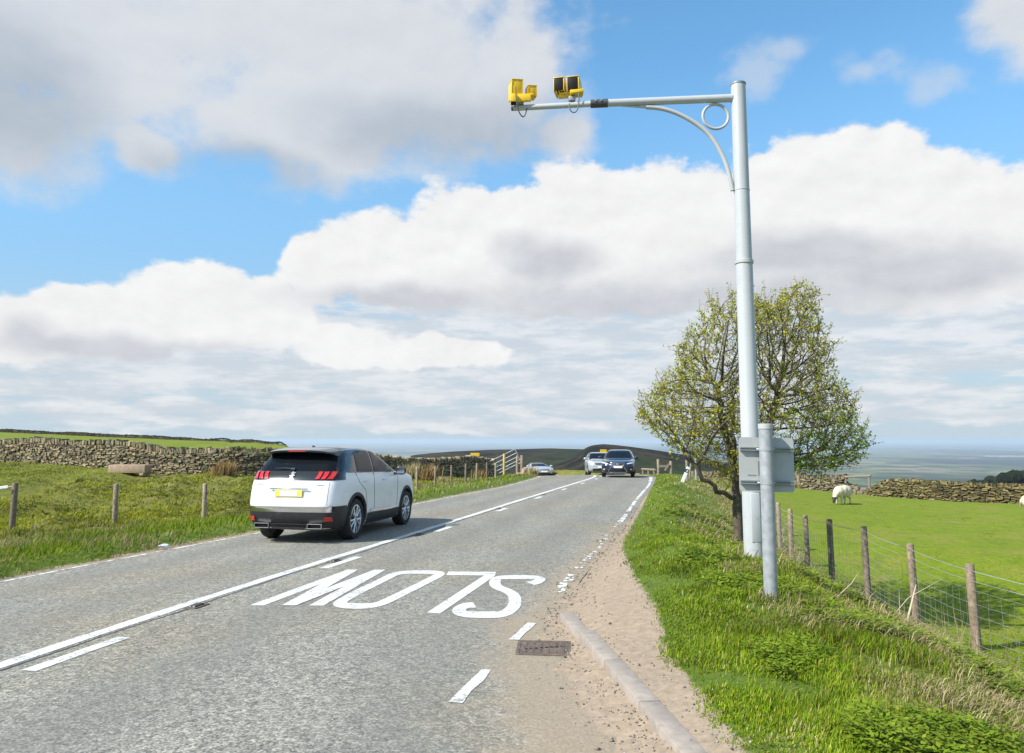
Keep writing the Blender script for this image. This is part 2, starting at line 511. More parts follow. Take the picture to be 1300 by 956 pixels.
def ground_mat():
    m, n, b = newmat('turf_and_dirt')
    tc = n.new('ShaderNodeTexCoord').outputs['Object']
    f1 = n.noise(tc, 14, 6, .7); f2 = n.noise(tc, .55, 5, .6); f3 = n.noise(tc, 2.6, 5, .65)
    A = lambda k: n.new('ShaderNodeAttribute', attribute_name=k).outputs['Fac']
    lush = n.mix(n.lin(f1, .3, .7), (.060, .105, .010), (.125, .175, .022))
    rough = n.mix(n.lin(f3, .33, .66), (.090, .105, .014), (.20, .185, .045))
    past = n.mix(n.lin(f3, .3, .7), (.115, .165, .007), (.165, .215, .010))
    past = n.mix(n.ss(f2, .45, .66, 0, .7), past, (.20, .195, .03))
    past = n.mix(n.ss(n.noise(n.scale(tc, (1, .45, 1)), 1.1, 6, .7), .55, .72, 0, .6), past, (.085, .125, .008))
    past = n.mix(n.ss(n.noise(tc, .9, 5, .75), .62, .69, 0, .8), past, (.23, .18, .09))
    past = n.mix(n.lin(n.noise(tc, 9, 5, .75), .3, .7), n.mix(1., past, (.66, .70, .7), 'MULTIPLY'), n.mix(1., past, (1.28, 1.22, 1.3), 'MULTIPLY'))
    c = n.mix(A('rough'), lush, rough)
    c = n.mix(A('pasture'), c, past)
    earth = n.mix(n.lin(f1, .3, .7), (.235, .175, .122), (.375, .295, .215))
    stones = n.new('ShaderNodeTexVoronoi'); stones.inputs['Scale'].default_value = 45; n.l.new(tc, stones.inputs['Vector'])
    sc_ = n.new('ShaderNodeSeparateColor'); n.l.new(stones.outputs['Color'], sc_.inputs[0])
    earth = n.mix(n.ss(sc_.outputs[0], .80, .95, 0, .55), earth, (.22, .19, .16))
    dn = n.ss(n.m('ADD', A('dirt'), n.m('MULTIPLY', n.m('SUBTRACT', n.noise(tc, 5, 6, .7), .5), .9)), .4, .6)
    c = n.mix(dn, c, earth)
    n.put(b.inputs['Base Color'], c)
    b.inputs['Roughness'].default_value = .95; b.inputs['Specular IOR Level'].default_value = .2
    bn = n.new('ShaderNodeBump'); n.put(bn.inputs['Strength'], n.m('SUBTRACT', .7, n.m('MULTIPLY', n.m('MAXIMUM', dn, A('pasture')), .5))); bn.inputs['Distance'].default_value = .04
    n.l.new(n.m('ADD', f1, n.m('MULTIPLY', f3, .8)), bn.inputs['Height']); n.l.new(bn.outputs[0], b.inputs['Normal'])
    return m


def moor_mat():
    m, n, b = newmat('heather_moor')
    tc = n.new('ShaderNodeTexCoord').outputs['Object']
    s1 = n.scale(tc, (1, 1, 2.5))
    f1 = n.noise(s1, .022, 6, .65, .8); f2 = n.noise(s1, .07, 5, .65); f3 = n.noise(s1, .009, 4, .55)
    c = n.mix(n.ss(f1, .42, .58), (.005, .005, .005), (.038, .030, .014))
    c = n.mix(n.ss(f3, .50, .60, 0, .8), c, (.022, .034, .010))
    c = n.mix(n.ss(f2, .50, .62, 0, .8), c, (.009, .013, .006))
    n.put(b.inputs['Base Color'], c); b.inputs['Roughness'].default_value = 1
    b.inputs['Specular IOR Level'].default_value = .1
    return m


def plain_mat():
    m, n, b = newmat('lowland_fields_and_woods')
    tc = n.new('ShaderNodeTexCoord').outputs['Object']
    vo = n.new('ShaderNodeTexVoronoi'); vo.inputs['Scale'].default_value = .0032; n.l.new(tc, vo.inputs['Vector'])
    sc_ = n.new('ShaderNodeSeparateColor'); n.l.new(vo.outputs['Color'], sc_.inputs[0])
    ramp = n.new('ShaderNodeValToRGB'); ramp.color_ramp.interpolation = 'CONSTANT'
    n.l.new(sc_.outputs[0], ramp.inputs[0])
    e = ramp.color_ramp.elements
    e[0].position = 0; e[0].color = (.05, .075, .02, 1)
    e[1].position = .75; e[1].color = (.20, .16, .09, 1)
    for p, cc in ((.25, (.08, .11, .025, 1)), (.45, (.016, .024, .012, 1)), (.6, (.13, .14, .05, 1)), (.9, (.20, .13, .10, 1))):
        e.new(p).color = cc
    wood = n.ss(n.noise(n.scale(tc, (1, .55, 1)), .00030, 5, .6), .47, .55)
    c = n.mix(n.m('MULTIPLY', wood, .92), ramp.outputs[0], (.010, .015, .010))
    town = n.ss(n.noise(n.scale(tc, (1, .6, 1)), .00042, 4, .6), .60, .68)
    hv = n.new('ShaderNodeTexVoronoi'); hv.inputs['Scale'].default_value = .02; n.l.new(tc, hv.inputs['Vector'])
    sh = n.new('ShaderNodeSeparateColor'); n.l.new(hv.outputs['Color'], sh.inputs[0])
    roofs = n.mix(n.ss(sh.outputs[1], .45, .6), (.14, .12, .10), (.50, .33, .26))
    roofs = n.mix(n.ss(sh.outputs[0], .8, .85), roofs, (.7, .7, .68))
    c = n.mix(n.m('MULTIPLY', town, .75), c, roofs)
    n.put(b.inputs['Base Color'], c); b.inputs['Roughness'].default_value = 1
    b.inputs['Specular IOR Level'].default_value = .1
    return m


M['marking'] = marking_mat(); M['worn'] = worn_line_mat(); M['road'] = road_mat(); M['ground'] = ground_mat()
M['moor'] = moor_mat(); M['plain'] = plain_mat()

# ------------------------------------------------------------------ road and terrain
_ty = np.arange(-30, 140, .25)
_tz = np.interp(_ty, [-30, 0, 5, 10, 15, 20, 30, 40, 45, 50, 55, 60, 70, 90, 140],
                [.06, 0, -.01, -.05, -.10, -.14, -.2, -.27, -.37, -.58, -.88, -1.2, -2.1, -5, -12])
_k = np.exp(-.5 * (np.arange(-12, 13) / 6.) ** 2); _k /= _k.sum()
_tz = np.convolve(np.pad(_tz, 12, 'edge'), _k, 'valid')


def zr(y): return np.interp(y, _ty, _tz)


def smooth_tab(ys, xs, q, w=2.0):
    g = np.arange(ys[0], ys[-1] + .01, .25)
    v = np.interp(g, ys, xs)
    k = np.exp(-.5 * (np.arange(-24, 25) * .25 / w) ** 2); k /= k.sum()
    pad = np.concatenate([v[0] + (v[1] - v[0]) * np.arange(-24, 0), v, v[-1] + (v[-1] - v[-2]) * np.arange(1, 25)])
    return np.interp(q, g, np.convolve(pad, k, 'valid'))


CY = [-12, 0, 6.13, 9.72, 14.78, 21.2, 29, 35, 40, 43, 46]
CX = [-7.4, -5.15, -3.93, -3.19, -1.96, -.43, 1.52, 3.0, 4.25, 4.72, 4.95]
LY = [-12, 0, 4, 9.7, 11, 12.3, 15.45, 22.6, 27.6, 30.5, 35, 41.4, 46]
LX = [-11, -8.5, -7.7, -6.62, -6.28, -5.92, -5.11, -2.98, -1.64, -.72, .2, 1.35, 1.65]
RY = [-12, 0, 4.5, 5.74, 7.67, 9.3, 11.4, 17.5, 24.15, 33.6, 40, 43, 46]
RX = [.9, .95, .86, .66, .45, .72, 1.2, 2.66, 4.06, 6.2, 7.5, 7.98, 8.25]
EY = [2, 5.95, 7.2, 7.7, 9.3, 11.4, 17.52, 24.15, 33.57, 40, 43, 46]
EX = [-1.15, -.22, .07, .23, .58, 1.04, 2.46, 3.88, 6.0, 7.25, 7.75, 8.0]
yy = np.arange(-12, 43, .25)
c0 = np.stack([smooth_tab(CY, CX, yy), yy], 1)
lt = smooth_tab(LY, LX, yy, 1.2); rt = smooth_tab(RY, RX, yy, .6)
# beyond the crest the road swings left and downhill
ex = [c0[-1]]
hd = math.atan2(c0[-1][1] - c0[-5][1], c0[-1][0] - c0[-5][0]); cv = 0
while len(ex) < 140:
    cv = min(cv + .002, .0165); hd += cv
    if hd > R(113): hd = R(113)
    ex.append(ex[-1] + .25 * np.array([math.cos(hd), math.sin(hd)]))
ex = np.array(ex[1:])
CEN = np.concatenate([c0, ex])
tan = np.gradient(CEN, axis=0); tan /= np.linalg.norm(tan, axis=1)[:, None]
NRM = np.stack([tan[:, 1], -tan[:, 0]], 1)              # towards the right of travel
n0 = len(yy)
LEFT = np.concatenate([np.stack([lt, yy], 1), ex - NRM[n0:] * 3.25])
RIGHT = np.concatenate([np.stack([rt, yy], 1), ex + NRM[n0:] * 3.3])
HL = np.einsum('ij,ij->i', CEN - LEFT, NRM); HR = np.einsum('ij,ij->i', RIGHT - CEN, NRM)
HL = np.abs(HL); HR = np.abs(HR)
# distance along the road drives its height past the bend
SL = np.concatenate([yy, yy[-1] + .25 * np.arange(1, len(ex) + 1)])
ROADZ = zr(SL * 1.0)
ROADZ[n0:] = zr(np.minimum(SL[n0:], CEN[n0:, 1] + (SL[n0:] - CEN[n0:, 1]) * .35))


def lateral(x, y):
    """signed offset from the road: d_right, d_left, road height, station"""
    x = np.asarray(x, float).ravel(); y = np.asarray(y, float).ravel()
    best = np.full(len(x), 1e9); bi = np.zeros(len(x), int)
    C = CEN[::2]
    for a in range(0, len(x), 20000):
        xs, ys = x[a:a + 20000, None], y[a:a + 20000, None]
        d = (xs - C[None, :, 0]) ** 2 + (ys - C[None, :, 1]) ** 2
        bi[a:a + 20000] = d.argmin(1) * 2
    t = (x - CEN[bi, 0]) * NRM[bi, 0] + (y - CEN[bi, 1]) * NRM[bi, 1]
    along = (x - CEN[bi, 0]) * tan[bi, 0] + (y - CEN[bi, 1]) * tan[bi, 1]
    return t - HR[bi], -t - HL[bi], ROADZ[bi], SL[bi], along


def tps(pts):
    p = np.array(pts, float); n = len(p)
    def U(r2): return np.where(r2 > 1e-9, r2 * np.log(np.maximum(r2, 1e-9)), 0)
    K = U(((p[:, None, :2] - p[None, :, :2]) ** 2).sum(-1)) + np.eye(n) * 1.5
    Pm = np.c_[np.ones(n), p[:, :2]]
    A = np.block([[K, Pm], [Pm.T, np.zeros((3, 3))]])
    w = np.linalg.solve(A, np.r_[p[:, 2], 0, 0, 0])
    def f(x, y):
        x = np.asarray(x, float).ravel(); y = np.asarray(y, float).ravel()
        out = np.zeros(len(x))
        for a in range(0, len(x), 40000):
            r2 = (x[a:a + 40000, None] - p[None, :, 0]) ** 2 + (y[a:a + 40000, None] - p[None, :, 1]) ** 2
            out[a:a + 40000] = U(r2) @ w[:n] + w[n] + w[n + 1] * x[a:a + 40000] + w[n + 2] * y[a:a + 40000]
        return out
    return f


LEFTZ = tps([(-11, 17, -.36), (-9.4, 18.4, -.36), (-7.8, 19.7, -.34), (-6.3, 21, -.36), (-5.5, 25, -.36), (-4.06, 33, -.40), (-2.5, 38.2, -.42),
             (-1.4, 42, -.45), (-14, 24, -.95), (-11, 26, -1.05), (-8.5, 27.5, -.95), (-6.5, 32, -.7), (-18, 27, -.8), (-24, 38, .1), (-16, 35.5, -.22),
             (-11, 34.5, -.38), (-7, 39, -.5), (-3.5, 45, -.6), (-31, 46, .43), (-22.5, 41, .29), (-16.5, 39, .05), (-14, 38.5, 0), (-5.6, 45, -.42),
             (-1.2, 53, -.85), (-100, 100, 1.4), (-60, 90, 0.4), (-30, 90, -1.4), (-15, 80, -2.0), (-2, 72, -3.4), (3, 62, -2.3),
             (-14, 12, -.3), (-20, 17, -.25), (-12, 5, -.15), (-30, 28, -.1), (-45, 30, .3), (-70, 50, 1.2), (-30, -5, -.2), (-60, 0, 0),
             (10, 90, -5.5), (30, 150, -12)])
RIGHTZ = tps([(1.3, 6, .0), (1.5, 9, .03), (2.0, 13.6, .0), (2.47, 7.5, .16), (3.1, 10, .27), (3.9, 13.5, .06), (4.2, 18, .05), (5.5, 25, .0),
              (6.9, 30, .0), (8, 38, -.05), (3.4, 6, .06), (4.6, 7.5, -.62), (4.6, 9.6, -.42), (5.72, 9.6, -1.05), (5.8, 11.3, -1.05), (5.92, 13, -1.07), (5.98, 14.6, -1.03),
              (6.2, 16.4, -1.1), (6.5, 18.1, -1.1), (6.8, 19.7, -1.08), (4.9, 12, -.5), (8, 24, -.8), (10, 32, -.55), (11, 40, -.4),
              (12, 12, -1.25), (10, 20, -1.1), (14, 32, -.95), (20, 27, -1.0), (19, 42, -1.35), (17.7, 46, -1.35), (22, 38, -1.35),
              (24.4, 36, -1.35), (30, 30, -1.4), (20, 15, -1.35), (5.5, 5, -1.0), (9, 5, -1.2), (30, 60, -8), (20, 70, -6.5), (12, 62, -2.2),
              (60, 60, -14), (40, 45, -6), (60, 20, -5), (35, 10, -1.8), (3, 0, .05), (6, -8, -.9), (20, -8, -1.4), (5, 85, -4.8), (40, 120, -16), (8, 46, -.35), (10, 52, -1.0)])
_n2 = np.random.default_rng(3)
_W = [(_n2.normal(size=2) * f, _n2.uniform(0, 6.28), a) for f, a in [(.5, .03)] * 5 + [(1.3, .022)] * 8 + [(3.2, .013)] * 10 + [(7, .007)] * 8]


def bumps(x, y):
    out = np.zeros(len(x))
    for k, p, a in _W: out += a * np.sin(k[0] * x + k[1] * y + p)
    return out


def sst(x, a, b):
    t = np.clip((x - a) / (b - a), 0, 1); return t * t * (3 - 2 * t)


GE_Y = [0, 5.74, 6.26, 7.29, 9.2, 10.96, 13.6, 16.2, 22.6, 43, 60]
GE_X = [1.35, 1.26, 1.27, 1.40, 1.50, 1.66, 1.98, 2.55, 3.92, 8.1, 9]


def ground_z(x, y, full=False):
    x = np.asarray(x, float).ravel(); y = np.asarray(y, float).ravel()
    dr, dl, rz, st, al = lateral(x, y)
    zl = LEFTZ(x, y); zR = RIGHTZ(x, y)
    # the field beyond the left wall climbs to its own skyline
    u_ = np.clip(x / np.maximum(y, 1), -.95, .15)
    te = .0103 - .0438 * (u_ + .68) - .13 * np.maximum(0, u_ + .275)
    zc = EYE + (te - .022 * np.clip((150 - y) / 100, 0, 1) - .06 * np.clip((y - 150) / 40, 0, 1)) * y
    zl = zl + (zc - zl) * sst(y, 54, 74)
    bl, bR = sst(dl, -.1, 3.2), sst(dr, .0, 1.3)
    far = sst(np.hypot(x, y), 20, 60)
    rough_amp = np.where(dl > 0, .25 + 1.5 * sst(dl, 3, 7) * (1 - sst(dl, 18, 26)), .4) * sst(np.maximum(dl, dr), .1, 1.0)
    past = sst(x - np.interp(y, [0, 10, 20, 32, 40, 50], [5.7, 5.7, 6.9, 10, 11.5, 13]), -.2, .6) * (dr > 0)
    rough_amp = rough_amp * (1 - .75 * past)
    b = bumps(x, y) * rough_amp
    # a low lip where the turf has grown up beside the road
    lipL = .10 * sst(dl, .05, .5) * (1 - sst(dl, .6, 3)) * (1 - sst(y, 44, 50)); lipR = .06 * sst(dr, .1, .5) * (1 - sst(dr, .6, 2.2))
    z = np.where(dl > 0, rz * (1 - bl) + zl * bl + lipL, np.where(dr > 0, rz * (1 - bR) + zR * bR + lipR, rz))
    edge = np.maximum(dl, dr)
    z = z - (.022 - .014 * (dr > -.1) * (y < 18) * (1 + .8 * np.sin(y * 5.3 + 2 * np.sin(y * 2.1)))) * (1 - sst(edge, 0, .15)) - .045 * sst(-edge, .22, .50) - .45 * sst(y, 45, 52) * sst(dl, .1, 1.2) * sst(x, -.5, 2) + b
    # between the two arms of the bend keep to the slope
    if full: return z, dr, dl, rz, st, past
    return z


def gz(x, y): return float(ground_z([x], [y])[0])


def axis(segs):
    out = []
    for a, b, st in segs: out.append(np.arange(a, b, st))
    return np.concatenate(out)


gx = np.concatenate([axis([(-170, -60, 2.5), (-60, -24, 1), (-24, -12, .4), (-12, 9, .125), (9, 14, .25), (14, 30, .6), (30, 90, 4)]), [90]])
gy = np.concatenate([axis([(-12, 2, 1), (2, 22, .125), (22, 36, .2), (36, 60, .4), (60, 100, 1.5), (100, 190, 3)]), [190]])
GX, GY = np.meshgrid(gx, gy)
z, dr, dl, rz, st, past = ground_z(GX, GY, True)
xg, yg = GX.ravel(), GY.ravel()
gex = np.interp(yg, GE_Y, GE_X)
dirt = np.where(dr > -.5, 1 - sst(xg - gex, -.22, .12), 0) * (dr < 3) * (yg < 43)
dirt = np.maximum(dirt, np.where((dl > -.3), .62 * (1 - sst(dl, .0, .35)), 0))
dirt = np.maximum(dirt, (dr < 0) & (dl < 0))
rough = sst(dl, 2.2, 5) * (1 - .35 * sst(dl, 16, 24)) * np.where(yg > 60, .0, 1)
rough = np.maximum(rough, sst(dr, 1.8, 3) * (1 - past) * .8)
rough = np.maximum(rough, sst(yg, 44, 48) * (xg > -20))
beyond = (yg > 60) & (dl > 0)
pasture = np.maximum(past, beyond * sst(xg, -25, -35))
nx, ny = len(gx), len(gy)
ii = np.arange(nx * ny).reshape(ny, nx)
quads = np.stack([ii[:-1, :-1], ii[:-1, 1:], ii[1:, 1:], ii[1:, :-1]], -1).reshape(-1, 4)
tag(np_mesh('ground', np.stack([xg, yg, z], 1), [quads], M['ground'], smooth=True, attrs=dict(dirt=dirt, rough=rough, pasture=pasture)), kind='structure')

# road sheet
T = np.concatenate([np.linspace(0, .5, 15), np.linspace(.5, 1, 15)[1:]])
rows = []; dust = []; track = []
for i in range(len(CEN)):
    for t in T:
        p = LEFT[i] * (1 - t * 2) + CEN[i] * t * 2 if t <= .5 else CEN[i] * (2 - t * 2) + RIGHT[i] * (t * 2 - 1)
        crown = .03 * (1 - (2 * t - 1) ** 2)
        rows.append((p[0], p[1], ROADZ[i] + crown - .015))
        dR = (1 - t) * 7; dL = t * 7
        y = CEN[i][1]
        near = 1.0 if y < 14 else max(.35, 1 - (y - 14) / 8)
        dust.append(max(math.exp(-(dR / .42) ** 2) * near + (.55 * math.exp(-(dR / 1.1) ** 2) if y < 8 else 0), .6 * math.exp(-(dL / .18) ** 2)))
        track.append(sum(math.exp(-((t * 7 - q) / .33) ** 2) for q in (.95, 2.5, 4.5, 6.0)))
nc, nr = len(T), len(CEN)
ii = np.arange(nr * nc).reshape(nr, nc)
rq = np.stack([ii[:-1, :-1], ii[:-1, 1:], ii[1:, 1:], ii[1:, :-1]], -1).reshape(-1, 4)
tag(np_mesh('road', np.array(rows), [rq], M['road'], smooth=True, attrs=dict(dust=dust, track=track)), kind='structure')
ROAD_BVH = BVHTree.FromPolygons([tuple(r) for r in rows], [tuple(q) for q in rq.tolist()])


def road_h(x, y):
    h = ROAD_BVH.ray_cast(Vector((x, y, 5)), Vector((0, 0, -1)))
    return h[0].z if h[0] is not None else float(zr(y))


def strip(mb, pts, w, lift=.004, jag=0.):
    """painted line along points (x, y), following the road surface"""
    P_ = np.array(pts, float)
    seg = np.r_[0, np.cumsum(np.linalg.norm(np.diff(P_, axis=0), axis=1))]
    s = np.arange(0, seg[-1] + 1e-6, min(.3, seg[-1] / 3)); s[-1] = seg[-1]
    X = np.interp(s, seg, P_[:, 0]); Y = np.interp(s, seg, P_[:, 1])
    tx = np.gradient(X); ty_ = np.gradient(Y); L = np.hypot(tx, ty_)
    vs = []
    for i in range(len(s)):
        nx_, ny_ = ty_[i] / L[i], -tx[i] / L[i]
        for k in (-.5, 0, .5):
            j = random.uniform(-jag, jag)
            x, y = X[i] + nx_ * (k * w + j), Y[i] + ny_ * (k * w + j)
            vs.append((x, y, road_h(x, y) + lift))
    fs = []
    for i in range(len(s) - 1):
        for k in (0, 1):
            fs.append((i * 3 + k, i * 3 + k + 1, i * 3 + k + 4, i * 3 + k + 3))
    mb.add(vs, fs)


def cx_at(y): return float(smooth_tab(CY, CX, np.array([y]))[0])


CEN_FAR = [(float(p[0]), float(p[1])) for p in CEN[::2] if p[1] > 40][:40]
mb = MB(); strip(mb, [(cx_at(y), y) for y in np.arange(-6, 40.5, 1)] + CEN_FAR, .15, jag=.009)
tag(mb.build('centre_line_marking', M['marking']), kind='structure')
mb = MB()
for a, b in ((-1.6, -.6), (2.2, 3.2), (5.95, 6.95), (10.75, 11.85), (15.3, 16.2), (20.0, 20.95), (24.6, 25.5), (29.2, 30.1), (33.8, 34.7), (38.4, 39.3), (42, 43)):
    strip(mb, [(cx_at(y) + .33, y) for y in np.linspace(a, b, 6)], .13, jag=.004)
tag(mb.build('broken_line_marking', M['marking']), kind='structure')
ex_at = lambda y: float(smooth_tab(EY, EX, np.array([y]), .5)[0])
mb = MB()
for a, b in ((5.3, 6.05), (6.95, 7.6)):
    strip(mb, [(ex_at(y), y) for y in np.linspace(a, b, 6)], .085, jag=.012)
tag(mb.build('edge_line_marking', M['marking']), kind='structure')
mb = MB()
for k in range(60):
    y = random.choice([random.uniform(9.0, 10.4), random.uniform(10.8, 12.6), random.uniform(12.8, 18)])
    w = random.uniform(.03, .07)
    l = random.uniform(.03, .13) * (1 + y / 30)
    x = ex_at(y) + random.uniform(-.05, .05)
    strip(mb, [(x - .03 * l, y), (x + .2 * l, y + l)], w, lift=.0045, jag=.01)
for a, b in ((17.5, 19.5), (20.2, 24), (24.5, 30), (30.5, 36)):
    strip(mb, [(ex_at(y), y) for y in np.linspace(a, b, 8)], .10, lift=.004, jag=.012)
strip(mb, [(ex_at(y), y) for y in np.linspace(36.3, 46, 12)] + [(float(p[0]), float(p[1])) for p in (ex + NRM[n0:] * 3.05)[2:40:2]], .16)
strip(mb, [(float(p[0]) + .1, float(p[1])) for p in LEFT[60:230:2]], .05, lift=.004, jag=.015)
tag(mb.build('worn_edge_marking', M['worn']), kind='structure')

# the painted word SLOW, read from the other side
def flatpoly(mb, poly, lift=.004):
    """polygon in road coordinates, cut into small triangles that follow the surface"""
    for tri in tri_fill(poly, .25):
        mb.add([(x, y, road_h(x, y) + lift) for x, y in tri], [(0, 1, 2)])


def inside(p, poly):
    c = False; x, y = p
    for i in range(len(poly)):
        (x1, y1), (x2, y2) = poly[i - 1], poly[i]
        if (y1 > y) != (y2 > y) and x < (x2 - x1) * (y - y1) / (y2 - y1) + x1: c = not c
    return c


def tri_mesh(poly, step):
    """constrained triangulation of a 2-D outline with inner points -> verts, tris"""
    pts = []
    for i in range(len(poly)):
        a, b = Vector(poly[i]), Vector(poly[(i + 1) % len(poly)])
        n = max(1, int((b - a).length / step + .5))
        pts += [a + (b - a) * (k / n) for k in range(n)]
    nb = len(pts)
    xs = [p.x for p in pts]; ys = [p.y for p in pts]
    gxs = np.arange(min(xs) + step * .5, max(xs), step); gys = np.arange(min(ys) + step * .5, max(ys), step)
    inner = []
    for x in gxs:
        for y in gys:
            if inside((x, y), poly):
                if min((p - Vector((x, y))).length for p in pts[:nb]) > step * .45: inner.append(Vector((x, y)))
    allp = pts + inner
    r = geometry.delaunay_2d_cdt(allp, [], [list(range(nb))], 1, 1e-6)
    return r[0], r[2]


def tri_fill(poly, step):
    v, f = tri_mesh(poly, step)
    return [[(v[i].x, v[i].y) for i in t] for t in f]


def stroke(pts, w, closed=False):
    """outline polygon of a broad stroke"""
    P_ = [Vector(p) for p in pts]; n = len(P_)
    Lf, Rt = [], []
    for i in range(n):
        if closed: a, b = P_[i - 1], P_[(i + 1) % n]
        else: a, b = P_[max(0, i - 1)], P_[min(n - 1, i + 1)]
        t = (b - a).normalized(); nn = Vector((t.y, -t.x))
        Lf.append(P_[i] + nn * w[0] / 2 * 1 if False else P_[i] + Vector((nn.x * w[0] / 2, nn.y * w[1] / 2)))
        Rt.append(P_[i] - Vector((nn.x * w[0] / 2, nn.y * w[1] / 2)))
    return Lf, Rt


def ribbon(mb, pts, w, closed=False, lift=.004):
    Lf, Rt = stroke(pts, w, closed)
    n = len(Lf)
    vs = []
    for a, b in zip(Lf, Rt):
        for k in (0, .5, 1):
            p = a.lerp(b, k); vs.append((p.x, p.y, road_h(p.x, p.y) + lift))
    fs = []
    for i in range(n if closed else n - 1):
        j = (i + 1) % n
        for k in (0, 1): fs.append((i * 3 + k, i * 3 + k + 1, j * 3 + k + 1, j * 3 + k))
    mb.add(vs, fs)


def dense(pts, st=.12):
    out = []
    for a, b in zip(pts[:-1], pts[1:]):
        n = max(1, int(math.hypot(b[0] - a[0], b[1] - a[1]) / st))
        out += [(a[0] + (b[0] - a[0]) * k / n, a[1] + (b[1] - a[1]) * k / n) for k in range(n)]
    return out + [pts[-1]]


def chaikin(pts, closed=False, n=2):
    for _ in range(n):
        q = []
        m_ = len(pts)
        rngs = range(m_) if closed else range(m_ - 1)
        if not closed: q.append(pts[0])
        for i in rngs:
            a, b = pts[i], pts[(i + 1) % m_]
            q += [(a[0] * .75 + b[0] * .25, a[1] * .75 + b[1] * .25), (a[0] * .25 + b[0] * .75, a[1] * .25 + b[1] * .75)]
        if not closed: q.append(pts[-1])
        pts = q
    return pts


mb = MB()
# S: foot of the letter lies far away, its head near the camera
ribbon(mb, chaikin([(.22, 9.70), (.30, 9.78), (.37, 10.0), (.34, 10.12), (.24, 10.14), (-.06, 10.14), (-.20, 10.05), (-.22, 9.75), (-.19, 9.45), (-.06, 9.22), (-.06, 9.2), (.02, 9.0), (.04, 8.6), (.01, 8.25),
                    (-.09, 7.95), (-.24, 7.93), (-.42, 7.93), (-.53, 8.0), (-.56, 8.18), (-.50, 8.36), (-.40, 8.40)], n=2), (.14, .29))
# L
ribbon(mb, [(-.86, 10.38), (-.66, 10.38), (-.42, 10.38), (-.22, 10.38)], (.13, .29))
ribbon(mb, dense([(-.28, 10.515), (-.30, 10.2), (-.80, 7.98)]), (.14, .2))
# O
ribbon(mb, chaikin([(-1.02, 10.46), (-1.40, 10.46), (-1.56, 10.3), (-1.60, 10.0), (-1.86, 8.65), (-1.85, 8.36), (-1.70, 8.28), (-1.52, 8.28), (-1.40, 8.42), (-1.32, 8.75), (-.98, 10.1), (-.95, 10.36)],
                   True, 2), (.14, .27), closed=True)
# W
for a, b in (((-2.70, 8.36), (-2.17, 10.55)), ((-2.36, 8.36), (-2.17, 10.55)), ((-2.36, 8.36), (-1.80, 10.55)), ((-2.07, 8.36), (-1.80, 10.55))):
    d = Vector(b) - Vector(a)
    hw = .076
    poly = [(a[0] - hw, a[1] - .07), (a[0] + hw, a[1] - .07), (b[0] + hw, b[1] + .07), (b[0] - hw, b[1] + .07)]
    flat = [tuple(p) for p in poly]
    lift = .004 + .0012 * (a[0] == -2.36) + .0008 * (b[0] == -1.80)
    flatpoly(mb, flat, lift)
tag(mb.build('slow_marking', M['marking']), kind='structure')

# repaired tar seam beside the centre line
mb = MB()
pts = [(cx_at(y) + .13 + .02 * math.sin(y * 1.7) + .015 * math.sin(y * 4.1), y) for y in np.arange(4, 30, .3)]
strip(mb, pts, .022, lift=.003, jag=.008)
tag(mb.build('tar_seam', M['sleeve']), kind='structure')

# kerb running away from the lane at the near right
kp = [(.505, 7.72), (.615, 6.82), (.725, 5.92), (.835, 5.02), (.945, 4.12), (1.055, 3.22), (1.165, 2.32)]
mb = MB()
for a, b in zip(kp[:-1], kp[1:]):
    a, b = Vector(a), Vector(b); d = b - a
    ang = math.atan2(d.y, d.x); c = (a + b) / 2
    za = road_h(a.x, a.y); L = d.length - .012
    mb.box((c.x + .03, c.y, gz(c.x + .12, c.y) - .052), (L - .006, .14, .15), Matrix.Rotation(ang, 3, 'Z') @ Matrix.Rotation(R(random.uniform(-2, 2)), 3, 'X'), .008)
tag(mb.build('kerb', M['concrete'], smooth=40), kind='structure')

# ------------------------------------------------------------------ far country
def px_profile(pts, D):
    P_ = [at(a, b, D) for a, b in pts]
    return [p.x for p in P_], [p.z for p in P_]


def ridge(name, pts, D, half, base, seed):
    xs, zs = px_profile(pts, D)
    X = np.linspace(xs[0], xs[-1], 260); V = np.linspace(-1, 1.0, 70)
    top = np.interp(X, xs, zs)
    k = np.exp(-.5 * (np.arange(-4, 5) / 2.) ** 2); k /= k.sum(); top = np.convolve(np.pad(top, 4, 'edge'), k, 'valid')
    rg = np.random.default_rng(seed)
    ws = [(rg.normal(size=2) / L, rg.uniform(0, 6.28), L * .012) for L in (160, 90, 90, 50, 50, 30, 30, 18, 18, 12)]
    vs = []
    for v in V:
        y = D + v * half
        sh = (1 - abs(v) ** 1.5)
        zz = base + (top - base) * sh
        nz_ = sum(a * np.sin(kk[0] * X + kk[1] * y + p) for kk, p, a in ws)
        zz = zz + nz_ * np.minimum(1, abs(v) * 3 + .18)
        vs.append(np.stack([X * (y / D), np.full(len(X), y), zz], 1))
    n, m_ = len(V), len(X)
    ii = np.arange(n * m_).reshape(n, m_)
    q = np.stack([ii[:-1, :-1], ii[:-1, 1:], ii[1:, 1:], ii[1:, :-1]], -1).reshape(-1, 4)
    tag(np_mesh(name, np.concatenate(vs), [q], M['moor'], smooth=True), kind='structure')


ridge('moor_hills', [(470, 600), (500, 588), (524, 578), (545, 575.5), (580, 573), (620, 571), (660, 570), (700, 569), (740, 570), (780, 573), (830, 582), (880, 600)], 1300, 560, -62, 4)
ridge('moor_hills', [(640, 606), (690, 590), (715, 583), (733, 576), (744, 567.5), (752, 564.5), (766, 563), (785, 564.5), (805, 567), (830, 570.5), (860, 575.5), (885, 580), (920, 588), (960, 597), (1010, 612)], 800, 400, -34, 9)

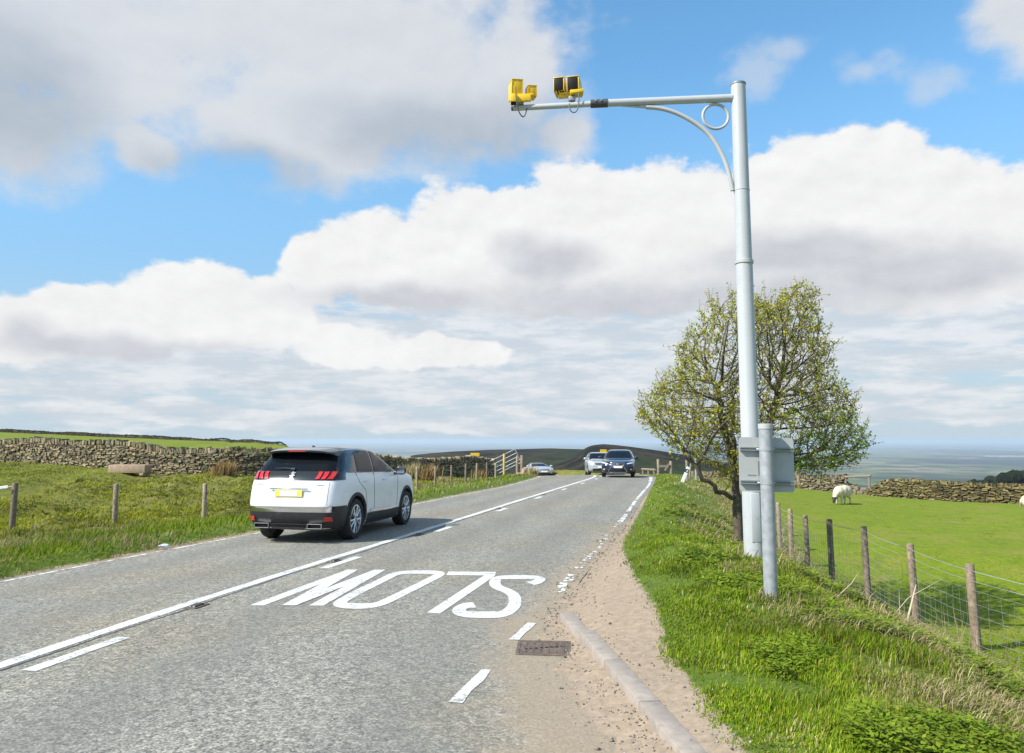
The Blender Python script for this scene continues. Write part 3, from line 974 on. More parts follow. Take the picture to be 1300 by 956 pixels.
hx = np.linspace(-2600, 2600, 90); hy = np.linspace(110, 4200, 90)
HX, HY = np.meshgrid(hx, hy)
rr = np.hypot(HX, HY)
hz_ = -24 - (rr - 110) * .088 + 6 * np.sin(HX / 170 + 1) * np.sin(HY / 210) + np.where(HX < 0, np.minimum(-HX, 400) * .01, 0)
hz_ = np.maximum(hz_, -286)
ii = np.arange(90 * 90).reshape(90, 90)
q = np.stack([ii[:-1, :-1], ii[:-1, 1:], ii[1:, 1:], ii[1:, :-1]], -1).reshape(-1, 4)
tag(np_mesh('hillside', np.stack([HX.ravel(), HY.ravel(), hz_.ravel()], 1), [q], M['plain'], smooth=True), kind='structure')

mb = MB()
S_ = 62000
gs = np.linspace(-S_, S_, 41)
px_, py_ = np.meshgrid(gs, gs)
ii = np.arange(41 * 41).reshape(41, 41)
q = np.stack([ii[:-1, :-1], ii[:-1, 1:], ii[1:, 1:], ii[1:, :-1]], -1).reshape(-1, 4)
tag(np_mesh('lowland_plain', np.stack([px_.ravel(), py_.ravel(), np.full(px_.size, -280.)], 1), [q], M['plain']), kind='structure')

# the air over it
mh, nh, bh = newmat('pale_air')
nh.n.remove(bh)
pv = nh.new('ShaderNodeVolumePrincipled')
pv.inputs['Color'].default_value = (.69, .81, .96, 1); pv.inputs['Density'].default_value = 5.0e-5
pv.inputs['Anisotropy'].default_value = 0.1
nh.l.new(pv.outputs[0], nh.n['Material Output'].inputs['Volume'])
mb = MB(); mb.box((0, 0, -136), (2 * S_ + 4000, 2 * S_ + 4000, 300))
tag(mb.build('haze', mh), kind='stuff')

# far wood on the slope below the right-hand field
M['wood'] = mat('distant_wood_leaves', (.012, .017, .008), 1, var=.5, scale=.3, tint=True, spec=.1)
mb = MB()
rg = random.Random(5)
for k in range(150):
    px = 1180 + rg.random() ** .8 * 260
    D = rg.uniform(600, 760)
    topy = np.interp(px, [1180, 1200, 1240, 1256, 1275, 1300, 1440], [618, 614, 610, 604, 599, 596, 588]) + rg.uniform(0, 6)
    p = at(px, topy, D)
    r_ = rg.uniform(4, 7)
    bm = bmesh.new(); bmesh.ops.create_icosphere(bm, subdivisions=2, radius=1)
    col = rg.uniform(.6, 1.5)
    for v in bm.verts:
        v.co *= rg.uniform(.75, 1.2)
        v.co = Vector((v.co.x * r_, v.co.y * r_, v.co.z * r_ * 1.1)) + p - Vector((0, 0, r_))
    bm.verts.index_update()
    mb.add([v.co for v in bm.verts], [[v.index for v in f.verts] for f in bm.faces], col=(col, col, col * .9, 1)); bm.free()
    mb.tube([p - Vector((0, 0, 30)), p - Vector((0, 0, r_))], .5, 5, col=(.5, .4, .3, 1))
o = mb.build('distant_wood', M['wood'], colors=True)
tag(o, 'dark wood on the slope below the right-hand stone wall', 'wood', kind='stuff')


# ------------------------------------------------------------------ dry stone walls
def stone_wall(path, height, thick, label, seed, course=(.07, .14), length=(.16, .46), cope=(.16, .30), side=-1, tintbase=(1, 1, 1), step=.5, basez=None):
    """path in (x, y); stones are laid on the face turned to `side` of the path"""
    rg = random.Random(seed)
    P_ = np.array(path, float)
    P_ = np.array(chaikin([tuple(p) for p in P_], n=2))
    seg = np.r_[0, np.cumsum(np.linalg.norm(np.diff(P_, axis=0), axis=1))]
    Ltot = seg[-1]
    px = lambda s: (float(np.interp(s, seg, P_[:, 0])), float(np.interp(s, seg, P_[:, 1])))
    ss_ = np.arange(0, Ltot, .5)
    zz = ground_z(np.interp(ss_, seg, P_[:, 0]), np.interp(ss_, seg, P_[:, 1]))
    kk = np.ones(5) / 5; zz = np.convolve(np.pad(zz, 2, 'edge'), kk, 'valid')
    bz = lambda s: float(np.interp(s, ss_, zz)) - .08
    hh = (lambda s: height) if not callable(height) else height
    wob = [(rg.uniform(.3, 1.3), rg.uniform(0, 6), .035) for _ in range(4)]
    top = lambda s: hh(s) + sum(a * math.sin(f * s + p) for f, p, a in wob)

    def frame(s):
        a = px(max(0, s - .3)); b = px(min(Ltot, s + .3))
        t = Vector((b[0] - a[0], b[1] - a[1], 0)).normalized(); return t, Vector((t.y, -t.x, 0)) * side

    def rock(mb, s, z, l, h, d, off, lean=0., col=None):
        t, nn = frame(s); x, y = px(s)
        ca = math.cos(lean); sa = math.sin(lean)
        vs = []
        for kz in (-.5, .5):
            for kn in (-.5, .5):
                for kt in (-.5, .5):
                    a_, b_ = kt * l * rg.uniform(.66, 1.04), kz * h * rg.uniform(.55, 1.12)
                    a_, b_ = a_ * ca + b_ * sa, -a_ * sa + b_ * ca
                    vs.append(Vector((x, y, z)) + t * a_ + nn * (off + kn * d * rg.uniform(.8, 1.1)) + Vector((0, 0, b_)))
        mb.add(vs, [(0, 2, 3, 1), (4, 5, 7, 6), (0, 1, 5, 4), (2, 6, 7, 3), (0, 4, 6, 2), (1, 3, 7, 5)], col=col)

    def colour():
        v = rg.choice([.4, .6, .8, 1, 1.2, 1.5]) * rg.uniform(.85, 1.15)
        w_ = rg.uniform(-.08, .08)
        return (tintbase[0] * v * (1 + w_), tintbase[1] * v, tintbase[2] * v * (1 - 1.6 * w_), 1)

    root = empty('stone_wall', (*px(Ltot / 2), bz(Ltot / 2)), 0, label, 'wall')
    inv = root.location.copy()
    face, cp, core = MB(), MB(), MB()
    for i in range(int(Ltot / step) + 1):
        s0, s1 = i * step, min(Ltot, (i + 1) * step)
        if s1 - s0 < .02: continue
        (x0, y0), (x1, y1) = px(s0), px(s1)
        nn = frame((s0 + s1) / 2)[1]
        vs = []
        for (x, y, s) in ((x0, y0, s0), (x1, y1, s1)):
            for zz_, w in ((bz(s) - .2, thick * .5 - .05), (bz(s) + top(s) - .04, thick * .34)):
                for k in (-1, 1): vs.append(Vector((x, y, zz_)) + nn * (k * w))
        core.add(vs, [(0, 1, 3, 2), (4, 6, 7, 5), (0, 4, 5, 1), (2, 3, 7, 6), (0, 2, 6, 4), (1, 5, 7, 3)])
    z = 0.
    maxh = max(top(s) for s in np.arange(0, Ltot, 1))
    while z < maxh:
        h = rg.uniform(*course); s = rg.uniform(-.1, .1)
        while s < Ltot:
            l = rg.uniform(*length)
            if z + h * .6 < top(s + l / 2):
                f = z / maxh
                for sd in (1, -1) if rg.random() < .25 else (1,):
                    rock(face, s + l / 2, bz(s + l / 2) + z + h / 2 + rg.uniform(-.02, .02), l * .97, h * rg.uniform(.78, 1.05), .16,
                         sd * (thick * (.5 - .12 * f) - .05 + rg.uniform(-.065, .055)), rg.uniform(-.24, .24), colour())
            s += l
        z += h
    s = 0.
    while s < Ltot:
        w = rg.uniform(.07, .17); h = rg.uniform(*cope)
        rock(cp, s + w / 2, bz(s) + top(s) + h * .38, w * 1.05, h, thick * .72, rg.uniform(-.05, .05), rg.uniform(-.42, .18), colour())
        s += w * rg.uniform(.85, 1.15)
    for b_, nm, m_ in ((core, 'wall_core', M['core']), (face, 'stonework', M['stone']), (cp, 'coping', M['stone'])):
        o = b_.build(nm, m_, root, colors=(b_ is not core)); o.matrix_parent_inverse = Matrix.Translation(-inv)
    return root


stone_wall([(-56, 50.5), (-31, 46), (-22.5, 41), (-16.5, 39), (-14, 38.5), (-10, 40.5), (-5.6, 45), (-3.2, 49), (-1.3, 53)], lambda s: 1.22 - .15 * (s > 48), .6,
           'long dry stone wall behind the white car with ragged upright coping', 11, side=1, course=(.06, .115), length=(.12, .38), cope=(.18, .36))
stone_wall([(12.6, 54.5), (13.8, 51), (16.2, 47.4), (18.2, 44.8), (19.35, 43.3)], lambda s: .98 - .5 * float(s > 12.6), .6, 'short stretch of stone wall behind the hawthorn, left of the sheep', 12, side=1, course=(.06, .10), length=(.2, .55))
stone_wall([(19.75, 42.6), (20.4, 41), (22, 38.6), (25, 36), (31, 33.2), (38, 31)], lambda s: 1.04 - .55 * math.exp(-(s / .9) ** 2), .6,
           'mossy dry stone wall along the far side of the sheep field', 13, side=1, course=(.045, .085), length=(.14, .42), cope=(.10, .17), tintbase=(.72, .70, .46))
# the wall on the skyline of the left field
stone_wall([(-140, 150), (-100, 150), (-70, 150), (-44, 150), (-40, 150)], .36, .7, 'low dark wall along the skyline of the far green field', 14, side=1, course=(.2, .3), length=(.6, 1.3), cope=(.25, .4),
           tintbase=(.32, .3, .28), step=2)


# ------------------------------------------------------------------ posts, fences, gate
def post_mesh(mb, x, y, zb, zt, r, lean=(0, 0), square=False, col=None):
    n = 4 if square else 9
    top = Vector((x + lean[0], y + lean[1], zt))
    bot = Vector((x, y, zb))
    mid = bot.lerp(top, .5) + Vector((random.uniform(-.008, .008), random.uniform(-.008, .008), 0))
    mb.tube([bot, mid, bot.lerp(top, .985), top], [r * 1.05, r, r * .97, r * .80], n, col=col)


def tintc(a=.65, b=1.35):
    v = random.uniform(a, b); return (v, v * random.uniform(.94, 1.02), v * random.uniform(.88, 1.02), 1)


def fence(label, posts, wires, netting, r=.05, name='wire_fence', wr=.0022, hgt=.92):
    """posts: (x, y, ztop); wires: heights below the post tops"""
    c = posts[len(posts) // 2]
    root = empty(name, (c[0], c[1], gz(c[0], c[1])), 0, label, 'fence')
    I = Matrix.Translation(-root.location)
    def par(o): o.matrix_parent_inverse = I
    for (x, y, zt) in posts:
        mb = MB(); post_mesh(mb, x, y, gz(x, y) - .25, zt, r * random.uniform(.92, 1.1), (random.uniform(-.03, .03), random.uniform(-.02, .02)), col=tintc())
        par(mb.build('post', M['post_wood'], root, smooth=50, colors=True))
    mb = MB()
    for w in wires:
        pts = []
        for (a, b) in zip(posts[:-1], posts[1:]):
            for k in range(6):
                f = k / 6
                sag = -.018 * math.sin(math.pi * f)
                pts.append((a[0] + (b[0] - a[0]) * f - r, a[1] + (b[1] - a[1]) * f, a[2] + (b[2] - a[2]) * f - w + sag))
        b = posts[-1]; pts.append((b[0] - r, b[1], b[2] - w))
        mb.tube(pts, wr * (1.5 if w == wires[0] else 1), 4)
    par(mb.build('strand_wire', M['wire'], root))
    if netting:
        mb = MB()
        lines = [netting[0] + q * (netting[1] - netting[0]) for q in (0, .2, .38, .54, .68, .8, .9, 1)]
        for w in lines:
            pts = []
            for (a, b) in zip(posts[:-1], posts[1:]):
                for k in range(6):
                    f = k / 6; sag = -.022 * math.sin(math.pi * f)
                    pts.append((a[0] + (b[0] - a[0]) * f - r, a[1] + (b[1] - a[1]) * f, a[2] + (b[2] - a[2]) * f - w + sag + random.uniform(-.006, .006)))
            mb.tube(pts, wr * .85, 3)
        for (a, b) in zip(posts[:-1], posts[1:]):
            L = math.hypot(b[0] - a[0], b[1] - a[1]); n = max(2, int(L / .16))
            for k in range(n):
                f = (k + .5) / n; x = a[0] + (b[0] - a[0]) * f - r; y = a[1] + (b[1] - a[1]) * f; zt = a[2] + (b[2] - a[2]) * f - .022 * math.sin(math.pi * f)
                j = random.uniform(-.02, .02)
                mb.tube([(x, y, zt - netting[0]), (x, y + j, zt - (netting[0] + netting[1]) / 2), (x, y, zt - netting[1])], wr * .75, 3, cap=False)
        par(mb.build('netting', M['wire'], root))
    return root


def tops(pxs, Ys):
    out = []
    for (px, py), y in zip(pxs, Ys):
        p = at(px, py, y); out.append((p.x, p.y, p.z))
    return out


rf = tops([(1440, 762), (1233, 716), (1157, 690), (1098, 668), (1052, 659), (1022, 654), (1002, 646), (988, 638), (979, 633)], [7.9, 9.6, 11.3, 13, 14.6, 16.4, 18.1, 19.7, 21.4])
fence('wire netting fence on round wooden posts beside the sheep field', rf, (.07, .19), (.30, 1.10), r=.052, wr=.0032)
lf = tops([(-190, 612), (20, 613), (149, 614), (261, 614)], [14.4, 17, 18.4, 19.75])
lf = [(-14.1, 14.3, .72), *[tuple(p) for p in lf[1:]], (-6.3, 21.2, .56), (-5.6, 23.6, .60), (-5.1, 26.0, .62), (-4.8, 28.4, .64), (-4.5, 30.7, .66)]
fence('post and wire fence along the hollow left of the white car', lf, (.10, .40), None, r=.062, wr=.0018)
lf2 = tops([(530, 593), (552, 592), (573, 590.5), (591, 588.5), (605, 588), (618, 587), (629, 588)], [33, 34.8, 36.6, 38.4, 40.2, 42, 43.8])
fence('row of pale fence posts in front of the wall right of the white car', lf2, (.12, .45), None, r=.055, wr=.0018)


def lone_post(px, pyt, Y, r, label, lean=(0, 0), name='fence_post', m='post_wood', square=False, cat='post', group=None):
    p = at(px, pyt, Y)
    root = MB(); zb = gz(p.x - lean[0], p.y - lean[1])
    post_mesh(root, 0, 0, -.2, p.z - zb, r, lean, square, tintc(.9, 1.3))
    o = root.build(name, M[m], None, smooth=50, colors=True); o.location = (p.x - lean[0], p.y - lean[1], zb)
    return tag(o, label, cat, group)


lone_post(640, 576, 49.5, .075, 'tall yellowish timber post in front of the tilted gate', m='new_wood', name='gate_post')
lone_post(656.5, 578.5, 51, .085, 'left one of two stout grey gateposts right of the gate', name='gate_post')
lone_post(662.5, 578, 51, .10, 'right one of two stout grey gateposts, above the heap of stones', name='gate_post')
lone_post(871.5, 573, 34, .06, 'tall slim wooden post above the leaning marker post', m='dark_wood')
lone_post(883, 582, 36, .05, 'pale straight post under the left boughs of the hawthorn', m='galv')
lone_post(877.5, 585, 35, .04, 'thin leaning stake between two taller posts', lean=(.14, 0), m='dark_wood')
lone_post(1013, 597, 44.5, .10, 'gatepost at the wall end behind the grey sign', name='gate_post')

# tilted field gate
p0 = at(626, 604, 52); gr = empty('field_gate', (p0.x, p0.y, gz(p0.x, p0.y)), 0, 'grey tubular field gate tilted up at its right end', 'gate')
mb = MB(); gl, gh = 2.15, .98
RT = Matrix.Rotation(R(-26), 3, 'Y')
for k in range(5): mb.tube([RT @ Vector((0, 0, .05 + gh * (k / 4) ** 1.15)), RT @ Vector((gl, 0, .05 + gh * (k / 4) ** 1.15))], .020, 6)
rails = mb.build('rails', M['gate'], gr)
for x in (0, gl):
    mb = MB(); mb.tube([RT @ Vector((x, 0, 0)), RT @ Vector((x, 0, gh + .12))], .026, 6); mb.build('end_bar', M['gate'], gr)
mb = MB(); mb.tube([RT @ Vector((.05, -.03, gh)), RT @ Vector((gl * .62, -.03, .06))], .016, 6); mb.build('brace', M['gate'], gr)

# rubble beside the gateposts, and other loose stones
def rubble(px, py, Y, n, spread, label, name='stone_heap', size=(.18, .42), m='pink_stone', cat='stones'):
    p = at(px, py, Y); mb = MB(); zb = gz(p.x, p.y)
    for k in range(n):
        a = random.uniform(0, 6.28); d = random.random() ** .5
        s_ = random.uniform(*size)
        zz = (1 - d) * spread[2] + s_ * .2
        Mx = Matrix.Rotation(random.uniform(0, 3), 3, 'Z') @ Matrix.Rotation(random.uniform(-.4, .4), 3, 'X')
        mb.box((math.cos(a) * d * spread[0], math.sin(a) * d * spread[1], zz), (s_, s_ * .8, s_ * .6), Mx, s_ * .12)
    o = mb.build(name, M[m], None); o.location = (p.x, p.y, zb)
    return tag(o, label, cat)


rubble(668, 597, 47.5, 26, (.42, .35, .38), 'heap of pale stones beside the two grey gateposts')
rubble(811, 597, 56, 9, (.28, .3, .25), 'small heap of stones at the outside of the bend')
# stile on the right of the crest
pst = [at(835.5, 583, 47), at(851.5, 585.5, 47)]
root = empty('wooden_stile', ((pst[0].x + pst[1].x) / 2, 47, gz(pst[0].x, 47)), 0, 'weathered wooden stile at the road edge on the crest', 'stile')
I = Matrix.Translation(-root.location)
for q in pst:
    mb = MB(); post_mesh(mb, q.x, q.y, gz(q.x, q.y) - .3, q.z, .085, col=tintc(.9, 1.2)); mb.build('post', M['post_wood'], root, smooth=50, colors=True).matrix_parent_inverse = I
mb = MB(); mb.box(((pst[0].x + pst[1].x) / 2, 46.95, (pst[0].z + pst[1].z) / 2 - .36), (pst[1].x - pst[0].x + .1, .05, .13)); mb.build('rail', M['dark_wood'], root).matrix_parent_inverse = I
mb = MB(); mb.box(((pst[0].x + pst[1].x) / 2 + .12, 46.88, (pst[0].z + pst[1].z) / 2 - .42), (.1, .05, .5), Matrix.Rotation(R(35), 3, 'Y')); mb.build('brace', M['dark_wood'], root).matrix_parent_inverse = I
# low rail on the outside of the bend
q0, q1 = at(815, 595.5, 55), at(832, 596.5, 52)
mb = MB(); d = q1 - q0
z_ = max(gz(q0.x, q0.y), gz(q1.x, q1.y))
root = empty('low_rail', ((q0.x + q1.x) / 2, (q0.y + q1.y) / 2, gz((q0.x + q1.x) / 2, (q0.y + q1.y) / 2)), 0, 'low pale timber rail along the outside of the bend', 'rail')
I = Matrix.Translation(-root.location)
mb.tube([(q0.x, q0.y, q0.z), (q1.x, q1.y, q1.z)], .075, 6); mb.build('rail', M['dark_wood'], root).matrix_parent_inverse = I
for f in (.08, .5, .92):
    p = q0.lerp(q1, f); mb = MB(); mb.tube([(p.x, p.y + .06, gz(p.x, p.y) - .3), (p.x, p.y + .06, p.z + .05)], .06, 6); mb.build('post', M['dark_wood'], root).matrix_parent_inverse = I
# rail in the gap of the right-hand wall
q0, q1 = at(1072, 605.5, 43.6), at(1106, 604, 42.2)
root = empty('gap_rail', ((q0.x + q1.x) / 2, 43, gz((q0.x + q1.x) / 2, 43)), 0, 'pale timber rail bridging the gap in the right-hand stone wall', 'rail')
I = Matrix.Translation(-root.location)
mb = MB(); mb.tube([q0, q1], .055, 6); mb.build('rail', M['dark_wood'], root).matrix_parent_inverse = I
for f in (.06, .94):
    p = q0.lerp(q1, f); mb = MB(); mb.tube([(p.x, p.y + .08, gz(p.x, p.y) - .2), (p.x, p.y + .08, p.z + .08)], .06, 6); mb.build('post', M['dark_wood'], root).matrix_parent_inverse = I
# fallen stones in the gap
rubble(1089, 622, 43, 60, (1.1, .35, .5), 'tumbled stones below the timber rail in the wall gap', size=(.15, .34), m='loose_stone')

# leaning marker post
pb = at(866, 609, 30); zb = gz(pb.x, pb.y)
root = empty('marker_post', (pb.x, pb.y, zb), 0, 'leaning white verge marker post with a black band', 'marker post')
RL = Matrix.Rotation(R(24), 3, 'Y')
for nm, a, b, m_ in (('post', -.15, .42, 'sign_white'), ('band', .423, .56, 'cam_black'), ('top', .563, .66, 'sign_white')):
    mb = MB(); mb.box(RL @ Vector((0, 0, (a + b) / 2)), (.125, .06, b - a), RL, .012); mb.build(nm, M[m_], root)
mb = MB(); mb.box(RL @ Vector((0, -.034, .49)), (.06, .006, .09), RL); mb.build('reflector', M['clear_lamp'], root)

# long stone trough by the left wall
pt = at(165, 597, 37.6)
root = MB(); zt = gz(pt.x, pt.y)
root = empty('stone_trough', (pt.x, pt.y, zt - .02), R(-8), 'long pinkish stone trough lying in front of the left wall', 'trough')
mb = MB()
mb.box((0, -.24, .24), (1.95, .10, .40), None, .03); mb.box((0, .24, .24), (1.95, .10, .40), None, .03)
mb.box((-.92, 0, .24), (.11, .378, .40), None, .03); mb.box((.92, 0, .24), (.11, .378, .40), None, .03); mb.box((0, 0, .12), (1.73, .376, .12))
mb.build('basin', M['pink_stone'], root, smooth=40)
for x in (-.8, .8):
    mb = MB(); mb.box((x, 0, -.02), (.22, .6, .12), None, .03); mb.build('foot', M['pink_stone'], root)

# yellow signs beyond the crest
def far_sign(px, py, Y, w, h, label, white=False):
    p = at(px, py, Y)
    zb = gz(p.x, p.y)
    root = empty('road_sign', (p.x, p.y, zb), R(6), label, 'sign')
    H = p.z - zb
    mb = MB(); mb.box((0, 0, H), (w, .03, h), None, .01); mb.build('board', M['sign_yellow'], root)
    if white:
        mb = MB(); mb.box((.03, -.012, H - h * .5 - .19), (w * .5, .03, .36), None, .01); mb.build('lower_plate', M['sign_white'], root)
    for x in (-w * .3, w * .3):
        mb = MB(); mb.tube([(x, .05, -.3), (x, .05, H + h * .4)], .03, 8); mb.build('post', M['galv'], root)


far_sign(603, 577.5, 62, .72, .30, 'yellow sign board showing above the stone wall')
far_sign(766, 573, 72, .62, .34, 'yellow sign with a white plate behind the silver car', True)

# ------------------------------------------------------------------ speed camera gantry
YP = 10.0


def smooth3(pts, n=2):
    pts = [Vector(p) for p in pts]
    for _ in range(n):
        q = [pts[0]]
        for a, b in zip(pts[:-1], pts[1:]): q += [a.lerp(b, .25), a.lerp(b, .75)]
        pts = q + [pts[-1]]
    return pts


base = at(957, 696, YP); topp = at(937, 107, YP)
root = empty('camera_gantry', (base.x, YP, gz(base.x, YP)), 0, 'tall pale grey speed camera pole with a long arm over the verge', 'camera pole')
I = Matrix.Translation(-root.location)


def part(mb, name, m, parent=root, smooth=40):
    o = mb.build(name, M[m] if isinstance(m, str) else m, parent, smooth=smooth)
    if parent is root: o.matrix_parent_inverse = I
    return o


bx_, zb = base.x, gz(base.x, YP)
zc = at(945, 333, YP).z; zt = topp.z
xt = at(937, 107, YP).x; xc = at(945, 333, YP).x
X = lambda z: bx_ + (xt - bx_) * (z - zb) / (zt - zb)
zd = at(953, 622, YP).z
mb = MB(); mb.tube([(X(zb), YP, zb - .3), (X(zd), YP, zd)], [.128, .128], 32); part(mb, 'base_section', 'pole_paint')
mb = MB(); mb.tube([(X(zd), YP, zd - .002), (X(zd + .03), YP, zd + .03), (X(zc), YP, zc)], [.128, .117, .110], 32); part(mb, 'lower_pole', 'pole_paint')
mb = MB(); mb.tube([(X(zc - .03), YP, zc - .03), (X(zc - .02), YP, zc - .02), (X(zc + .02), YP, zc + .02), (X(zc + .026), YP, zc + .026)], [.112, .122, .122, .106], 32); part(mb, 'collar', 'panel_grey')
mb = MB(); mb.tube([(X(zc), YP, zc), (X(zt), YP, zt)], [.106, .099], 32); part(mb, 'upper_pole', 'pole_paint')
mb = MB(); mb.tube([(X(zt), YP, zt - .015), (X(zt), YP, zt + .006), (X(zt), YP, zt + .016)], [.106, .106, .07], 32); part(mb, 'cap', 'dark_rail')
mb = MB(); mb.box((X(zb + .55), YP - .118, zb + .50), (.12, .03, .62), None, .012); part(mb, 'door', 'pole_paint')
# seam ring below the brace
zs = at(939, 242, YP).z
mb = MB(); mb.tube([(X(zs), YP, zs - .005), (X(zs), YP, zs + .005)], .1075, 32); part(mb, 'seam', 'panel_grey')
YA = 10.42
A0 = at(930, 124.5, YP); A1 = at(768, 131, 10.17); A2 = at(750, 132, 10.2); A3 = at(652, 137.5, YA)
mb = MB(); mb.tube([A0, A1], [.056, .052], 20); part(mb, 'arm', 'pole_paint')
mb = MB(); mb.tube([A1 + (A1 - A2) * .2, A2], [.060, .058], 20); part(mb, 'arm_sleeve', 'sleeve')
mb = MB(); mb.tube([A2, A3], [.042, .040], 20); part(mb, 'arm_end', 'pole_paint')
mb = MB(); d = (A3 - A2).normalized(); mb.tube([A3, A3 + d * .03], [.036, .036], 16); part(mb, 'end_plug', 'sleeve')
pts = [at(820, 136, 10.12), at(840, 138, 10.1), at(862, 145, 10.08), at(885, 158, 10.06), at(902, 173, 10.04), at(916, 195, 10.02), at(925, 218, 10.0), at(930, 242, 10.0)]
pts = [Vector(p) for p in pts]
# smooth curve through the points
cur = []
for i in range(len(pts) - 1):
    p_1 = pts[max(0, i - 1)]; p0_, p1_ = pts[i], pts[i + 1]; p2_ = pts[min(len(pts) - 1, i + 2)]
    for k in range(6):
        t = k / 6
        cur.append(.5 * ((2 * p0_) + (p1_ - p_1) * t + (2 * p_1 - 5 * p0_ + 4 * p1_ - p2_) * t * t + (3 * p0_ - p_1 - 3 * p1_ + p2_) * t ** 3))
cur.append(pts[-1])
mb = MB(); mb.tube(cur, .031, 14); part(mb, 'brace', 'pole_paint')
a_, b_ = at(782, 134.2, 10.15), at(828, 136.5, 10.12)
mb = MB(); mb.tube([a_, b_], [.006, .022], 10); part(mb, 'brace_gusset', 'pole_paint')
rc = at(908.5, 148, 10.04); rr_ = 17 * 10.04 / FPX
mb = MB(); mb.tube([rc + Vector((math.cos(q) * rr_, 0, math.sin(q) * rr_)) for q in np.linspace(0, 2 * math.pi, 49)], .021, 10, cap=False); part(mb, 'ring', 'pole_paint')
# bolts on the sleeve and rows of rivets
for f in (.3, .7):
    mb = MB(); p = A1.lerp(A2, f); mb.tube([p + Vector((0, -.05, .02)), p + Vector((0, -.075, .02))], .012, 8); part(mb, 'bolt', 'galv')


def cam_unit(parent, c, size, yaw, pitch, hood=True, front='cam_black', lens=False, name='camera_housing', body='cam_yellow', back=False):
    """camera box whose local -y is the glass end"""
    Mx = Matrix.Rotation(yaw, 3, 'Z') @ Matrix.Rotation(pitch, 3, 'X')
    w, d, h = size
    mb = MB()
    t = .012
    # open-fronted hooded box
    mb.box(c + Mx @ Vector((0, .02, 0)), (w - .02, d - .05, h - .02), Mx, .012)
    o = part(mb, name, body, parent); 
    mb = MB()
    for off, s_ in (((0, 0, h / 2 - t / 2), (w, d, t)), ((-w / 2 + t / 2, 0, -.012), (t, d, h - t * 2 - .002)), ((w / 2 - t / 2, 0, -.012), (t, d, h - t * 2 - .002))):
        mb.box(c + Mx @ Vector(off), s_, Mx, .003)
    part(mb, 'hood', body, o)
    mb = MB(); mb.box(c + Mx @ Vector((0, -d / 2 + .012, -.004)), (w - .030, .016, h - .034), Mx, .004); part(mb, 'window', front, o)
    if lens:
        mb = MB(); Lm = Matrix.Translation(c + Mx @ Vector((-w * .12, -d / 2 + .022, .01))) @ Mx.to_4x4() @ Matrix.Rotation(R(90), 4, 'X')
        mb.lathe([(0, .004), (.024, .004), (.028, 0), (.028, -.02)], Lm, 18); part(mb, 'lens', 'clear_lamp', o)
        mb = MB(); mb.box(c + Mx @ Vector((w * .24, -d / 2 + .018, 0)), (w * .2, .01, h * .34), Mx); part(mb, 'infrared_panel', 'black_gloss', o)
    return o


# right pair, looking back along the road at the camera's side
pb = at(723, 118.5, 10.25)
mu = empty('camera_mount', (0, 0, 0)); mu.parent = root; mu.matrix_parent_inverse = I
mount = MB(); mount.box(pb + Vector((0, .05, 0)), (.30, .16, .035), Matrix.Rotation(R(-6), 3, 'Y'), .008)
bpy.data.objects.remove(mu)
mu = part(mount, 'camera_mount', 'cam_yellow')
cam_unit(mu, at(712, 107.5, 10.22) + Vector((0, .10, 0)), (.155, .30, .20), R(-13), R(3), lens=False)
cam_unit(mu, at(730, 107, 10.22) + Vector((0, .10, 0)), (.175, .34, .21), R(-13), R(4), lens=True)
mb = MB()
mb.box(at(732, 117.5, 10.20) + Vector((0, .02, 0)), (.19, .16, .05), Matrix.Rotation(R(-6), 3, 'Y'), .006); part(mb, 'bracket', 'cam_yellow', mu)
mb = MB()
for dx in (-.045, .0, .04):
    q = at(712, 116.5, 10.2) + Vector((dx, .03, 0)); mb.tube([q + Vector((0, 0, .03)), q + Vector((.01, 0, -.03))], .009, 6)
part(mb, 'strut', 'cam_black', mu)
pm = at(726, 126, 10.25)
mb = MB(); mb.box(pm + Vector((0, 0, .0)), (.10, .10, .07), None, .01); mb.tube([pm + Vector((0, 0, .03)), pm + Vector((0, .03, .10))], .026, 12)
part(mb, 'clamp', 'galv', mu)
q = at(728, 133, 10.2)
mb = MB()
mb.tube(smooth3([Vector(p) for p in [q + Vector((.075, -.05, .22)), q + Vector((.075, -.055, .06)), q + Vector((.066, -.05, -.06)), q + Vector((.03, -.05, -.135)), q + Vector((-.02, -.05, -.14)),
        q + Vector((-.06, -.05, -.09)), q + Vector((-.062, -.04, 0))]]), .0085, 8); part(mb, 'cable', 'cable', mu)

# left pair, looking the other way: we see their backs and hoods
mount = MB(); pb = at(662.5, 123.5, 10.35)
mount.box(pb + Vector((0, .06, .025)), (.34, .18, .035), Matrix.Rotation(R(-3), 3, 'Y'), .008)
mount.box(pb + Vector((-.02, -.035, -.04)), (.30, .05, .09), Matrix.Rotation(R(-3), 3, 'Y'), .008)
mu = part(mount, 'camera_mount', 'cam_yellow')
cam_unit(mu, at(654.5, 107, 10.4) + Vector((0, .1, -.055)), (.165, .36, .27), R(188), R(-14))
cam_unit(mu, at(674, 112.5, 10.4) + Vector((0, .1, -.02)), (.135, .30, .16), R(188), R(-12))
mb = MB(); mb.box(at(652.5, 126, 10.3), (.10, .13, .12), None, .008); part(mb, 'junction_box', 'cam_yellow', mu)
mb = MB(); mb.box(at(652.5, 130.6, 10.3), (.085, .11, .03), None, .006); part(mb, 'gland', 'cam_black', mu)
pm = at(661, 129.5, 10.4)
mb = MB(); mb.box(pm, (.09, .10, .10), None, .012); mb.box(pm + Vector((0, -.055, .05)), (.1, .012, .012)); mb.box(pm + Vector((0, -.055, .0)), (.1, .012, .012)); part(mb, 'clamp', 'galv', mu)
q = at(662, 139, 10.33)
mb = MB()
